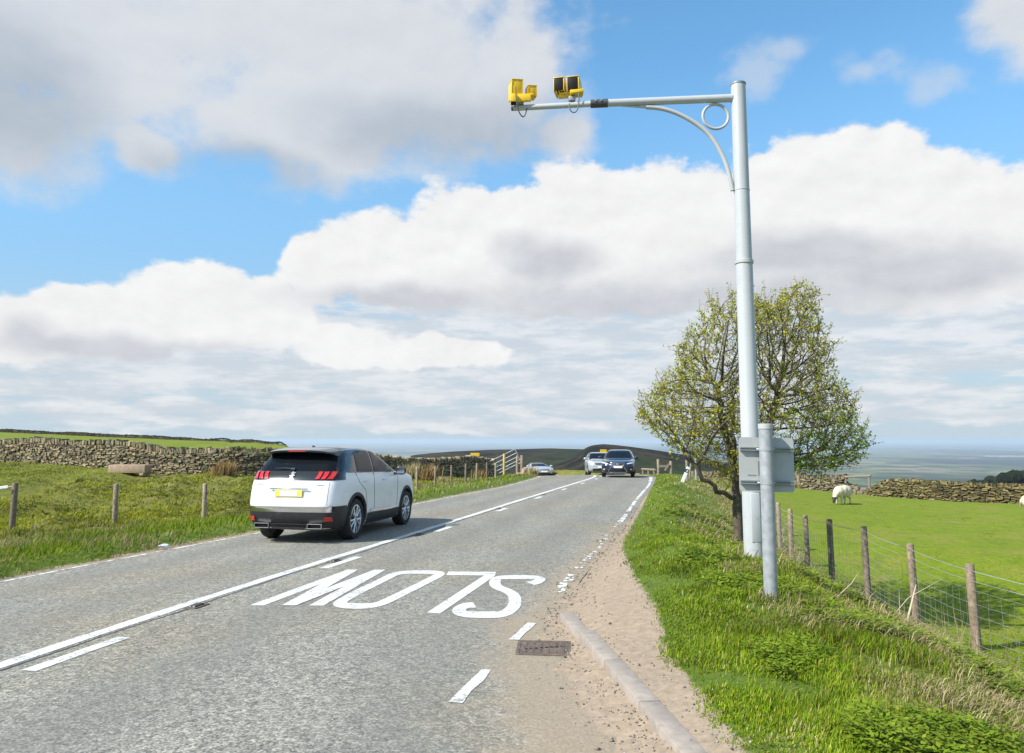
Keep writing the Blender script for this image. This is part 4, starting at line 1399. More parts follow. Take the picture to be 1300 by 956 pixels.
cpts = [at(654.5, 110, 10.2), at(655, 122, 10.2), at(656.5, 134, 10.22), at(659, 143, 10.25), at(663.5, 149, 10.28), at(666.5, 147, 10.3), at(668.5, 140, 10.33), at(669, 137, 10.36)]
mb.tube(smooth3(cpts), .0085, 8); part(mb, 'cable', 'cable', mu)

# ------------------------------------------------------------------ road sign seen from behind
YS = 7.5
sb = at(979, 762, YS); stp = at(971.5, 538, YS)
zb = gz(sb.x, YS)
root = empty('road_sign', (sb.x, YS, zb), 0, 'small grey sign seen from behind on a galvanised steel post', 'sign')
I = Matrix.Translation(-root.location)
r_ = .0655
axis_ = (stp - Vector((sb.x, YS, zb))).normalized()
mb = MB(); mb.tube([Vector((sb.x, YS, zb)) - axis_ * .3, stp - axis_ * .05], r_, 28); part(mb, 'post', 'galv', root)
mb = MB(); mb.tube([stp - axis_ * .052, stp - axis_ * .05, stp - axis_ * .004, stp], [r_, r_ + .005, r_ + .005, r_ - .004], 28); part(mb, 'cap', 'panel_grey', root)
pc = (at(938.5, 556, YS + .10) + at(1008, 624, YS + .10)) / 2
pw = (at(1008, 590, YS + .1) - at(938.5, 590, YS + .1)).x; ph = (at(970, 556, YS + .1) - at(970, 625, YS + .1)).z
# panel with rounded corners, thickness and a lip
def rounded(w, h, r, n=6):
    out = []
    for cx, cy, a0 in ((w / 2 - r, h / 2 - r, 0), (-w / 2 + r, h / 2 - r, 90), (-w / 2 + r, -h / 2 + r, 180), (w / 2 - r, -h / 2 + r, 270)):
        for k in range(n + 1):
            q_ = R(a0 + 90 * k / n); out.append((cx + r * math.cos(q_), cy + r * math.sin(q_)))
    return out


tilt = Matrix.Rotation(R(1.2), 3, 'Y')
ol = rounded(pw, ph, .035); n = len(ol)
mb = MB()
vs = [tilt @ Vector((x, -.0035, z)) + pc for x, z in ol] + [tilt @ Vector((x, .0035, z)) + pc for x, z in ol]
mb.add(vs, [tuple(range(n)), tuple(range(2 * n - 1, n - 1, -1))] + [(i, (i + 1) % n, n + (i + 1) % n, n + i) for i in range(n)])
part(mb, 'panel', 'panel_grey', root)
for zz in (ph * .285, -ph * .325):
    mb = MB()
    mb.box(pc + tilt @ Vector((0, -.020, zz + .012)), (pw - .012, .032, .012), tilt)
    mb.box(pc + tilt @ Vector((0, -.020, zz - .012)), (pw - .012, .032, .012), tilt)
    mb.box(pc + tilt @ Vector((0, -.012, zz)), (pw - .012, .012, .011), tilt)
    part(mb, 'rail', 'dark_rail', root)
    f = (pc.z + zz - zb) / (stp.z - zb); ctr = Vector((sb.x, YS, zb)).lerp(stp, f)
    mb = MB(); mb.tube([ctr - axis_ * .014, ctr + axis_ * .014], r_ + .004, 28); part(mb, 'clamp', 'galv', root)
    for s_ in (-1, 1):
        mb = MB(); mb.tube([ctr + Vector((s_ * (r_ + .004), .01, 0)), ctr + Vector((s_ * (r_ + .022), .02, 0))], .009, 8); part(mb, 'bolt', 'galv', root)
mb = MB(); mb.box(pc + tilt @ Vector((-pw * .27, -.0045, -ph * .20)), (.085, .002, .012), tilt); part(mb, 'sticker', 'dark_rail', root)
mb = MB(); mb.box(pc + tilt @ Vector((-pw * .02 - .07, -.0045, -ph * .07)), (.012, .002, .14), tilt); part(mb, 'sticker', 'dark_rail', root)

# ------------------------------------------------------------------ cars
def pchip(x, y, q):
    x = np.asarray(x, float); y = np.asarray(y, float)
    h = np.diff(x); d = np.diff(y) / h
    m_ = np.zeros(len(x)); m_[0], m_[-1] = d[0], d[-1]
    for i in range(1, len(x) - 1):
        if d[i - 1] * d[i] > 0:
            w1, w2 = 2 * h[i] + h[i - 1], h[i] + 2 * h[i - 1]
            m_[i] = (w1 + w2) / (w1 / d[i - 1] + w2 / d[i])
    i = np.clip(np.searchsorted(x, q) - 1, 0, len(x) - 2)
    t = (q - x[i]) / h[i]
    return (2 * t ** 3 - 3 * t ** 2 + 1) * y[i] + (t ** 3 - 2 * t ** 2 + t) * h[i] * m_[i] + (-2 * t ** 3 + 3 * t ** 2) * y[i + 1] + (t ** 3 - t ** 2) * h[i] * m_[i + 1]


class Shell:
    """car body as stacked rounded rings; y runs from the tail to the nose"""
    def __init__(s, levels, bow_r=.07, bow_f=.16, cr=.20, cf=.42, taper_f=.045, taper_r=.03):
        L = np.array(levels, float)
        s.z, s.yr, s.yf, s.w = L.T
        s.br, s.bf, s.cr, s.cf, s.tf, s.tr = bow_r, bow_f, cr, cf, taper_f, taper_r

    def half(s, z):
        """points of the right half ring, tail centre to nose centre"""
        yr = float(pchip(s.z, s.yr, np.array([z]))[0]); yf = float(pchip(s.z, s.yf, np.array([z]))[0]); w = float(pchip(s.z, s.w, np.array([z]))[0])
        Ly = yf - yr
        cr = min(s.cr, w * .45, Ly * .3); cf = min(s.cf, w * .55, Ly * .3)
        pts = []
        def wide(y):
            f = (y - yr) / Ly
            return w * (1 - s.tf * max(0, (f - .55) / .45) ** 2 - s.tr * max(0, (.35 - f) / .35) ** 2)
        wr, wf = wide(yr + cr), wide(yf - cf)
        bR, bF = s.br, s.bf
        for k in range(9):
            x = (wr - cr) * k / 8; pts.append((x, yr + bR * (x / max(wr, .01)) ** 2))
        y0 = yr + bR * ((wr - cr) / max(wr, .01)) ** 2; cy = y0 + cr
        for k in range(1, 9):
            q = math.pi / 2 * k / 9; pts.append((wr - cr + cr * math.sin(q), cy - cr * math.cos(q)))
        y1 = yf - bF * ((wf - cf) / max(wf, .01)) ** 2; cy1 = y1 - cf
        for k in range(41):
            y = cy + (cy1 - cy) * k / 40
            pts.append((wide(y), y))
        for k in range(1, 9):
            q = math.pi / 2 * k / 9; pts.append((wf - cf + cf * math.cos(q), cy1 + cf * math.sin(q)))
        for k in range(9):
            x = (wf - cf) * (1 - k / 8); pts.append((x, yf - bF * (x / max(wf, .01)) ** 2))
        return pts

    def ring(s, z):
        h = s.half(z)
        return [(x, y, z) for x, y in h] + [(-x, y, z) for x, y in h[-2:0:-1]]

    def mesh(s, nz=64):
        # finer near the top where the surface turns
        t = np.linspace(0, 1, nz); q = s.z[0] + (s.z[-1] - s.z[0]) * (1 - (1 - t) ** 1.6)
        # keep given levels too
        q = np.unique(np.round(np.concatenate([q, s.z]), 4)); q = q[np.r_[True, np.diff(q) > .004]]
        vs = []; fs = []; n = len(s.ring(q[0]))
        for z in q: vs += s.ring(z)
        for i in range(len(q) - 1):
            for k in range(n):
                k2 = (k + 1) % n; fs.append((i * n + k, i * n + k2, (i + 1) * n + k2, (i + 1) * n + k))
        fs.append(tuple(range(n - 1, -1, -1))); m_ = (len(q) - 1) * n; fs.append(tuple(range(m_, m_ + n)))
        return vs, fs

    def band(s, mb, z0, z1, pick, off=.004, nz=8, mirror=True):
        """panel that follows the skin between two heights, where pick(x, y) holds on the right half"""
        zs_ = np.linspace(z0, z1, nz)
        for sg in ((1, -1) if mirror else (1,)):
            cols = []
            for z in zs_:
                h = s.half(z); m_ = len(h); row = []
                for k in range(m_):
                    a, b = h[max(0, k - 1)], h[min(m_ - 1, k + 1)]
                    t = Vector((b[0] - a[0], b[1] - a[1])).normalized(); nn = Vector((t.y, -t.x))
                    row.append((h[k][0] + nn.x * off, h[k][1] + nn.y * off, z))
                cols.append(row)
            ks = [k for k in range(len(cols[0])) if pick(*cols[0][k][:2])]
            runs = []
            for k in ks:
                if runs and runs[-1][-1] == k - 1: runs[-1].append(k)
                else: runs.append([k])
            for run in runs:
                if len(run) < 2: continue
                vs = [(sg * cols[j][k][0], cols[j][k][1], cols[j][k][2]) for j in range(len(zs_)) for k in run]
                n = len(run)
                fs = [(j * n + i, j * n + i + 1, (j + 1) * n + i + 1, (j + 1) * n + i) for j in range(len(zs_) - 1) for i in range(n - 1)]
                mb.add(vs, fs)


def patch(mb, bvh, poly, axis, off=.004, step=.07, depth=None):
    """panel with a given outline laid on the skin, seen along an axis: 'R' rear, 'F' front, 'S' right side, 'L' left side, 'T' top"""
    v, f = tri_mesh([Vector(p) for p in poly], step)
    out = []
    for p in v:
        a, b = p.x, p.y
        o, d = {'R': (Vector((a, -3, b)), Vector((0, 1, 0))), 'F': (Vector((a, 9, b)), Vector((0, -1, 0))), 'S': (Vector((4, a, b)), Vector((-1, 0, 0))),
                'L': (Vector((-4, a, b)), Vector((1, 0, 0))), 'T': (Vector((a, b, 4)), Vector((0, 0, -1)))}[axis]
        h = bvh.ray_cast(o, d)
        if h[0] is None: out.append(None); continue
        nn = h[1] if h[1].dot(d) < 0 else -h[1]
        out.append(h[0] + nn * off - d * off * .5)
    keep = [t for t in f if all(out[i] is not None for i in t)]
    # keep the largest connected piece
    par_ = list(range(len(out)))
    def root_(i):
        while par_[i] != i: par_[i] = par_[par_[i]]; i = par_[i]
        return i
    for t in keep:
        for i in t[1:]: par_[root_(i)] = root_(t[0])
    cnt = {}
    for t in keep: cnt[root_(t[0])] = cnt.get(root_(t[0]), 0) + 1
    if cnt:
        best_ = max(cnt, key=cnt.get); keep = [t for t in keep if root_(t[0]) == best_]
    used = sorted({i for t in keep for i in t}); ren = {i: k for k, i in enumerate(used)}
    mb.add([out[i] for i in used], [tuple(ren[i] for i in t) for t in keep])


def make_wheel(parent, x, y, r, w, side, spokes=5):
    """wheel > tyre, rim, brake disc; the wheel's own mesh is the hub"""
    Mx = Matrix.Translation((x, y, r)) @ Matrix.Rotation(R(90) * side, 4, 'Y')
    rr = r * .70
    mb = MB(); mb.lathe([(.0, w / 2 - .022), (.035, w / 2 - .022), (.045, w / 2 - .03), (.045, w / 2 - .06)], Mx, 16)
    hub = mb.build('wheel', M['alloy'], parent, smooth=40)
    mb = MB()
    mb.lathe([(rr, -w / 2), (r * .93, -w / 2 + .003), (r * .985, -w / 2 + .03), (r, -w / 4), (r, w / 4), (r * .985, w / 2 - .03), (r * .93, w / 2 - .003), (rr + .01, w / 2 - .002), (rr, w / 2 - .02), (rr * .97, 0)], Mx, 44, closed=True)
    mb.build('tyre', M['tyre'], hub, smooth=40)
    mb = MB()
    mb.lathe([(rr - .002, w / 2 - .012), (rr - .022, w / 2 - .010), (rr - .03, w / 2 - .04), (rr - .05, -w / 2 + .04)], Mx, 40)
    for k in range(spokes):
        for dq in (-.16, .16):
            q = 2 * math.pi * k / spokes + dq * .9; q2 = 2 * math.pi * k / spokes + dq * 1.6
            p0_ = Mx @ Vector((math.cos(q) * .05, math.sin(q) * .05, w / 2 - .026)); p1_ = Mx @ Vector((math.cos(q2) * (rr - .015), math.sin(q2) * (rr - .015), w / 2 - .03))
            mb.tube([p0_, p0_.lerp(p1_, .5), p1_], [.024, .019, .022], 6)
    mb.build('rim', M['alloy'], hub, smooth=40)
    mb = MB(); mb.lathe([(0, 0), (rr * .72, 0), (rr * .72, .02), (0, .02)], Mx, 28); mb.lathe([(0, -.03), (rr - .05, -.03)], Mx, 28)
    mb.build('brake_disc', M['black_plastic'], hub)
    return hub


def car(name, label, cat, loc, rz, levels, paint, axles, rw, roof=None, arch=.045, group=None, **kw):
    root = empty(name, loc, rz, label, cat, group)
    sh = Shell(levels, **kw)
    vs, fs = sh.mesh()
    bvh = BVHTree.FromPolygons(vs, fs)
    mb = MB(); mb.add(vs, fs)
    body = mb.build('body', [M[paint], M['black_plastic']], root, smooth=True)
    hw = max(l[3] for l in levels)
    cut = MB()
    for ya in axles:
        for s_ in (-1, 1):
            Mx = Matrix.Translation((s_ * (hw - .13), ya, rw)) @ Matrix.Rotation(R(90), 4, 'Y')
            ra = rw + arch
            cut.tube([Mx @ Vector((0, 0, -.17 * s_)), Mx @ Vector((0, 0, .25 * s_))], ra, 44)
    co = cut.build('cutter', M['black_plastic'], root)
    md = body.modifiers.new('arches', 'BOOLEAN'); md.operation = 'DIFFERENCE'; md.object = co; md.solver = 'EXACT'
    bpy.context.view_layer.update()
    dg = bpy.context.evaluated_depsgraph_get()
    me = bpy.data.meshes.new_from_object(body.evaluated_get(dg))
    body.modifiers.clear(); body.data = me
    bpy.data.objects.remove(co)
    for p in me.polygons:
        for ya in axles:
            d = math.hypot(p.center.y - ya, p.center.z - rw)
            if d < rw + arch + .004 and abs(p.center.x) < hw - .02 and (d < rw + arch - .01 or abs(p.normal.x) < .3): p.material_index = 1
        if p.center.z < levels[0][0] + .01: p.material_index = 1
    me.set_sharp_from_angle(angle=R(38))
    return root, sh, bvh, body, hw


def pnl(name, m, root, bvh, polys, axis, off=.004, step=.07):
    mb = MB()
    for p in polys: patch(mb, bvh, p, axis, off, step)
    return mb.build(name, M[m], root, smooth=True)


def mir(poly): return [(-x, y) for x, y in poly]


def arches(root, axles, rw, a0, a1, hw, x_of, m='black_plastic'):
    for ya in axles:
        for s_ in (-1, 1):
            mb = MB(); n = 26; vs = []; fs = []
            for k in range(n + 1):
                q = R(-22) + (math.pi + R(44)) * k / n
                c_, sn = math.cos(q), math.sin(q)
                for rad, dx in ((rw + a0, -.03), (rw + a0 + .003, .010), ((rw + (a0 + a1) / 2), .016), (rw + a1, .008), (rw + a1 + .004, -.02)):
                    yy_, zz = ya + c_ * rad, rw + sn * rad
                    vs.append((s_ * (x_of(yy_, max(zz, .22)) + dx), yy_, max(zz, .205)))
            for k in range(n):
                for j in range(4): fs.append((k * 5 + j, k * 5 + j + 1, (k + 1) * 5 + j + 1, (k + 1) * 5 + j))
            mb.add(vs, fs); mb.build('wheel_arch', M[m], root, smooth=True)


def side_x(bvh, y, z):
    h = bvh.ray_cast(Vector((4, y, z)), Vector((-1, 0, 0)))
    return h[0].x if h[0] is not None else .85


def mirrors(root, x, y, z, m, s=1.):
    for sd in (-1, 1):
        mb = MB(); bm = bmesh.new(); bmesh.ops.create_uvsphere(bm, u_segments=18, v_segments=10, radius=1)
        for v in bm.verts:
            c_ = v.co; c_.x = math.copysign(abs(c_.x) ** .75, c_.x); c_.z = math.copysign(abs(c_.z) ** .75, c_.z)
            v.co = Vector((c_.x * .115 * s + sd * (x + .12), c_.y * .075 * s + y, c_.z * .085 * s + z))
            if v.co.y < y - .035 * s: v.co.y = y - .035 * s
        bm.verts.index_update()
        mb.add([v.co for v in bm.verts], [[v.index for v in f.verts] for f in bm.faces]); bm.free()
        mb.tube([(sd * (x - .06), y + .02, z - .07), (sd * (x + .06), y, z - .05)], [.03, .025], 8)
        o = mb.build('door_mirror', M[m], root, smooth=True)
        g = MB(); g.box((sd * (x + .12), y - .037 * s, z), (.17 * s, .006, .115 * s), None, .003); g.build('mirror_glass', M['chrome'], o)


# ---- the white car
SUV = [(.20, .42, 4.02, .78), (.26, .16, 4.26, .85), (.34, .09, 4.36, .878), (.46, .03, 4.42, .896), (.60, .015, 4.44, .903), (.64, .005, 4.44, .904), (.80, .02, 4.43, .902), (.95, .05, 4.36, .897), (1.03, .075, 4.22, .890),
       (1.08, .10, 3.90, .880), (1.12, .125, 3.42, .863), (1.17, .165, 3.20, .852), (1.32, .295, 2.90, .788), (1.46, .43, 2.60, .722), (1.55, .54, 2.30, .660), (1.595, .66, 2.06, .58), (1.618, .84, 1.82, .42), (1.626, 1.05, 1.6, .20)]
ang = -R(11.9)
org = Vector((-3.72, 14.33, 0)) + Matrix.Rotation(ang, 3, 'Z') @ Vector((0, -.92, 0))
zw = road_h(-3.7, 14.4); zf = road_h(-3.2, 17)
root, sh, bvh, body, hw = car('car', 'white five-door car with black roof driving away, its red tail lamps in claws', 'car', (org.x, org.y, zw), ang, SUV, 'white_paint', (.92, 3.595), .36, cr=.27, taper_r=.065)
root.rotation_euler = (math.atan2(zf - zw, 2.67), 0, ang); root.scale = (1, 1, 1.035)
sx = lambda y, z: side_x(bvh, y, z)
for ya in (.92, 3.595):
    for s_ in (-1, 1): make_wheel(root, s_ * .775, ya, .36, .235, s_)
arches(root, (.92, 3.595), .36, .045, .105, hw, sx)
# roof skin and rear spoiler
pnl('roof', 'roof_black', root, bvh, [[(-.70, .50), (.70, .50), (.715, 1.2), (.71, 2.2), (.66, 2.62), (0, 2.68), (-.66, 2.62), (-.71, 2.2), (-.715, 1.2)]], 'T', .005)
mb = MB()
vs = []
for x in np.linspace(-.66, .66, 23):
    e = 1 - (abs(x) / .66) ** 6; bow = .05 * (1 - (x / .66) ** 2)
    zt_ = 1.575 + .025 * (1 - (x / .66) ** 2) - .03 * (1 - e)
    yb = .30 - bow + .12 * (1 - e)
    vs += [(x, .85, zt_ + .014), (x, .55, zt_ + .006), (x, yb, zt_ - .035), (x, yb + .01, zt_ - .065), (x, yb + .14, zt_ - .085), (x, .62, zt_ - .075)]
fs = [(k * 6 + j, k * 6 + (j + 1) % 6, (k + 1) * 6 + (j + 1) % 6, (k + 1) * 6 + j) for k in range(22) for j in range(6)]
fs += [tuple(range(5, -1, -1)), tuple(range(22 * 6, 23 * 6))]
mb.add(vs, fs); sp = mb.build('spoiler', M['roof_black'], root, smooth=35)
mb = MB(); mb.box((0, .262, 1.545), (.34, .02, .016), None, .004); mb.build('high_brake_lamp', M['red_lamp'], sp)
mb = MB(); mb.tube([(0, .95, 1.605), (0, .90, 1.632), (0, .84, 1.636)], [.03, .016, .006], 8); mb.build('roof_aerial', M['roof_black'], root, smooth=True)
# rear glass and the black strip below it
rg_ = pnl('rear_window', 'glass', root, bvh, [[(-.735, 1.205), (.735, 1.205), (.64, 1.50), (.58, 1.535), (-.58, 1.535), (-.64, 1.50)]], 'R', .006)
pnl('tailgate_trim', 'black_gloss', root, bvh, [[(-.80, 1.055), (.80, 1.055), (.80, 1.13), (.785, 1.207), (-.785, 1.207), (-.80, 1.13)]], 'R', .005)
for s_ in (-1, 1):
    mb = MB(); sh.band(mb, 1.06, 1.21, lambda x, y: y < .52 and x > .47, .008, mirror=False)
    if s_ < 0: mb.v = [(-x, y, z) for x, y, z in mb.v]
    tl = mb.build('tail_lamp', M['dark_lamp'], root, smooth=True)
    for k in range(3):
        x0 = .445 + k * .108
        poly = [(x0, 1.075), (x0 + .075, 1.075), (x0 + .10, 1.14), (x0 + .10, 1.195), (x0 + .035, 1.195), (x0 + .035, 1.15)]
        if s_ < 0: poly = mir(poly)
        pnl('lamp_claw', 'red_lamp', tl, bvh, [poly], 'R', .016, .04)
mb = MB(); mb.tube([(-.06, .205, 1.245), (-.2, .21, 1.255), (-.40, .235, 1.25)], [.012, .010, .006], 6); mb.box((-.02, .19, 1.24), (.09, .04, .05), None, .012)
mb.build('rear_wiper', M['black_plastic'], root)
# badge: a small upright rampant animal in chrome, and two small name strips
em = [(-.035, 1.075), (-.012, 1.08), (-.008, 1.11), (.012, 1.085), (.045, 1.075), (.05, 1.087), (.028, 1.10), (.026, 1.135), (.046, 1.13), (.056, 1.145), (.03, 1.155), (.03, 1.172), (.052, 1.182), (.044, 1.196), (.016, 1.19),
      (.004, 1.208), (-.018, 1.202), (-.026, 1.186), (-.04, 1.18), (-.028, 1.166), (-.012, 1.162), (-.02, 1.14), (-.042, 1.15), (-.05, 1.138), (-.026, 1.12), (-.02, 1.1)]
pnl('badge', 'chrome', root, bvh, [[(x, z - .012) for x, z in em]], 'R', .018, .03)
pnl('name_strip', 'dark_rail', root, bvh, [[(-.66, .972), (-.53, .972), (-.53, .988), (-.66, .988)]], 'R', .006)
pnl('name_strip', 'dark_rail', root, bvh, [[(.50, .972), (.62, .972), (.62, .988), (.50, .988)]], 'R', .006)
mb = MB(); mb.tube([(-.36, .018, .918), (0, .005, .920), (.36, .018, .918)], .013, 8); mb.build('tailgate_handle', M['chrome'], root, smooth=True)
mb = MB(); mb.box((0, .012, .842), (.52, .018, .112), None, .006); npl = mb.build('number_plate', M['yellow_plate'], root)
mb = MB(); mb.box((.0, .0025, .842), (.33, .004, .085), None, .001); mb.build('blanked_number', M['white_plate'], npl)
# tailgate shut lines
for s_ in (-1, 1):
    mb = MB(); pts_ = []
    for x, z in dense([(s_ * .70, .66), (s_ * .705, .80), (s_ * .71, 1.04)], .05):
        h = bvh.ray_cast(Vector((x, -3, z)), Vector((0, 1, 0))); pts_.append(h[0] + Vector((0, .001, 0)))
    mb.tube(pts_, .004, 5); mb.build('shut_line', M['black_plastic'], root)
# bumper: bright strip, black skirt, reflectors, exhaust trims
mb = MB(); sh.band(mb, .535, .625, lambda x, y: x < .80 and y < .35, .014); mb.build('bumper_strip', M['chrome'], root, smooth=True)
mb = MB(); sh.band(mb, .225, .530, lambda x, y: y < .53, .010); mb.build('bumper_skirt', M['black_plastic'], root, smooth=True)
for s_ in (-1, 1):
    mb = MB(); sh.band(mb, .53, .63, lambda x, y: x > .76 and y < .54, .008, mirror=False); mb.v = [(s_ * x, y, z) for x, y, z in mb.v]; mb.build('bumper_corner', M['black_plastic'], root, smooth=True)
    mb = MB(); sh.band(mb, 1.19, 1.56, lambda x, y: x > .42 and y < .95, .003, mirror=False); mb.v = [(s_ * x, y, z) for x, y, z in mb.v]; mb.build('rear_pillar', M['black_gloss'], root, smooth=True)
for s_ in (-1, 1):
    poly = [(.655, .395), (.77, .395), (.77, .465), (.655, .465)]
    pnl('reflector', 'red_lamp', root, bvh, [poly if s_ > 0 else mir(poly)], 'R', .022, .05)
    mb = MB()
    c_ = Vector((s_ * .50, .055, .305))
    for off, sz in (((0, 0, .036), (.27, .07, .012)), ((0, 0, -.036), (.27, .07, .012)), ((-.131, 0, 0), (.012, .07, .06)), ((.131, 0, 0), (.012, .07, .06))):
        mb.box(c_ + Vector(off), sz, None, .004)
    mb.build('exhaust_trim', M['chrome'], root)
    mb = MB(); mb.box(c_ + Vector((0, .025, 0)), (.25, .02, .06)); mb.build('exhaust_recess', M['cam_black'], root)
mb = MB(); mb.box((0, .055, .335), (.70, .05, .02), None, .006); mb.box((0, .055, .27), (.60, .05, .03), None, .006); mb.build('diffuser', M['black_gloss'], root)
# side glass, pillars, sills, handles
win = [(.40, 1.215), (.62, 1.175), (1.5, 1.155), (2.9, 1.125), (3.06, 1.14), (2.72, 1.36), (2.42, 1.50), (2.0, 1.555), (1.2, 1.575), (.70, 1.555), (.52, 1.50), (.42, 1.34)]
fw = [(1.78, 1.165), (2.86, 1.14), (2.95, 1.15), (2.62, 1.375), (2.34, 1.495), (1.95, 1.535), (1.88, 1.535)]
rw_ = [(.98, 1.185), (1.70, 1.168), (1.80, 1.535), (1.30, 1.55), (1.12, 1.535)]
for ax in 'SL':
    pnl('window_surround', 'black_gloss', root, bvh, [win], ax, .005, .08)
    pnl('front_side_window', 'glass', root, bvh, [fw], ax, .009, .08)
    pnl('rear_side_window', 'glass', root, bvh, [rw_], ax, .009, .08)
    pnl('sill', 'black_plastic', root, bvh, [[(1.42, .235), (3.10, .235), (3.10, .42), (2.6, .41), (1.42, .43)]], ax, .010, .08)
    pnl('sill_trim', 'chrome', root, bvh, [[(1.5, .445), (1.9, .435), (2.75, .432), (2.75, .452), (1.9, .475), (1.62, .49)]], ax, .014, .05)
    pnl('bumper_side', 'black_plastic', root, bvh, [[(.22, .235), (.52, .235), (.488, .36), (.502, .46), (.56, .54), (.22, .54)]], ax, .009, .05)
    sg = 1 if ax == 'S' else -1
    mb = MB(); pts_ = [(sg * (sx(a, b) + .004), a, b) for a, b in dense([(.62, 1.535), (.80, 1.565), (1.3, 1.580), (2.0, 1.562), (2.40, 1.508)], .1)]
    mb.tube(pts_, .008, 6); mb.build('roof_trim', M['chrome'], root, smooth=True)
    for y in (1.30, 2.25):
        x = sx(y, 1.0); mb = MB(); mb.tube([(sg * (x - .01), y - .10, 1.0), (sg * (x + .025), y - .08, 1.002), (sg * (x + .025), y + .08, 1.002), (sg * (x - .01), y + .10, 1.0)], .012, 6); mb.build('door_handle', M['white_paint'], root, smooth=True)
    for seam in ([(1.74, 1.16), (1.72, .9), (1.74, .46)], [(3.05, 1.10), (3.0, .8), (2.98, .46)], [(.90, 1.17), (1.02, 1.0), (1.30, .84), (1.36, .60), (1.36, .46)]):
        mb = MB(); pts_ = []
        for a, b in dense(seam, .06): pts_.append((sg * (sx(a, b) + .0005), a, b))
        mb.tube(pts_, .0045, 5); mb.build('door_gap', M['black_plastic'], root)
mirrors(root, .90, 2.86, 1.15, 'black_gloss')
pnl('windscreen', 'glass', root, bvh, [[(-.74, 1.19), (.74, 1.19), (.63, 1.53), (-.63, 1.53)]], 'F', .006)
hl = [(.52, .86), (.86, .92), (.84, 1.0), (.56, .96)]
pnl('headlamp', 'clear_lamp', root, bvh, [hl], 'F', .008); pnl('headlamp', 'clear_lamp', root, bvh, [mir(hl)], 'F', .008)
mb = MB(); mb.box((0, 2.2, .24), (1.4, 3.4, .08)); mb.tube([(-.45, .3, .24), (-.45, 1.0, .26)], .09, 10); mb.tube([(-.8, .92, .33), (.8, .92, .33)], .05, 8); mb.build('underside', M['cam_black'], root)


# ---- oncoming cars
def oncoming(name, label, loc, heading, pitch, levels, paint, axles, rw, glassz, hl, grille, gr_m, plate, mirror, arch_m=None, lower=None, fog=None, chrome_lines=(), screen=None, **kw):
    root, sh, bvh, body, hw = car(name, label, 'car', loc, heading, levels, paint, axles, rw, **kw)
    root.rotation_euler = (pitch, 0, heading)
    for ya in axles:
        for s_ in (-1, 1): make_wheel(root, s_ * (hw - .115), ya, rw, .205, s_)
    pnl('windscreen', 'glass', root, bvh, [screen], 'F', .006)
    for s_ in (1, -1):
        p = hl if s_ > 0 else mir(hl)
        o = pnl('headlamp', 'clear_lamp', root, bvh, [p], 'F', .008, .05)
        if fog: pnl('fog_lamp', 'clear_lamp', root, bvh, [fog if s_ > 0 else mir(fog)], 'F', .012, .04)
    g = pnl('grille', gr_m, root, bvh, [grille], 'F', .007, .06)
    if lower: pnl('lower_intake', 'black_plastic', root, bvh, lower, 'F', .006, .06)
    for ln, r_ in chrome_lines:
        mb = MB(); pts_ = []
        for x, z in dense(ln, .05):
            h = bvh.ray_cast(Vector((x, 9, z)), Vector((0, -1, 0)))
            if h[0] is not None: pts_.append(h[0] + Vector((0, .012, 0)))
        mb.tube(pts_, r_, 6); mb.build('chrome_trim', M['chrome'], root, smooth=True)
    h = bvh.ray_cast(Vector((plate[0], 9, plate[1])), Vector((0, -1, 0)))
    mb = MB(); mb.box(h[0] + Vector((0, .02, 0)), (.52, .02, .112), None, .005); pl = mb.build('number_plate', M['white_plate'], root)
    for ax in 'SL':
        pnl('side_window', 'glass', root, bvh, [glassz], ax, .006, .10)
    mirrors(root, hw - .02, glassz[2][0] - .22, glassz[2][1] + .06, mirror)
    mb = MB(); mb.box((0, (axles[0] + axles[1]) / 2, .23), (1.35, axles[1] - axles[0] + .7, .08)); mb.build('underside', M['cam_black'], root)
    mb = MB()
    for s_ in (-1, 1): mb.tube([(s_ * .05, 0, 0), (s_ * .05, 0, .01)], .001, 3)
    return root, bvh, pl


HATCH = [(.19, .30, 3.95, .72), (.26, .10, 4.22, .82), (.40, .03, 4.31, .868), (.60, .0, 4.33, .882), (.72, .03, 4.28, .880), (.80, .05, 4.20, .874), (.86, .07, 3.98, .862), (.92, .10, 3.45, .846), (.955, .12, 3.10, .828), (1.0, .15, 2.95, .808),
         (1.15, .30, 2.62, .74), (1.28, .48, 2.34, .68), (1.37, .66, 2.08, .61), (1.41, .85, 1.9, .52), (1.432, 1.1, 1.7, .36), (1.44, 1.3, 1.5, .18)]
sideg = [(.55, 1.03), (1.5, .985), (2.95, .955), (2.55, 1.15), (2.28, 1.27), (1.9, 1.345), (1.3, 1.36), (.85, 1.30)]


def road_pose(u_px, Y=None, lane=.5, toward=True):
    """place on the right-hand lane where the picture column u_px crosses it"""
    a = ray(u_px, 590)[0]
    best = None
    for i in range(n0 - 60, len(CEN)):
        p = CEN[i] * (1 - lane) + RIGHT[i] * lane
        e = abs(p[0] / p[1] - a)
        if Y is not None: e = abs(p[1] - Y)
        if best is None or e < best[0]: best = (e, i, p)
    _, i, p = best
    h = math.atan2(-tan[i][1], -tan[i][0]) - math.pi / 2
    return p, h, ROADZ[i], i


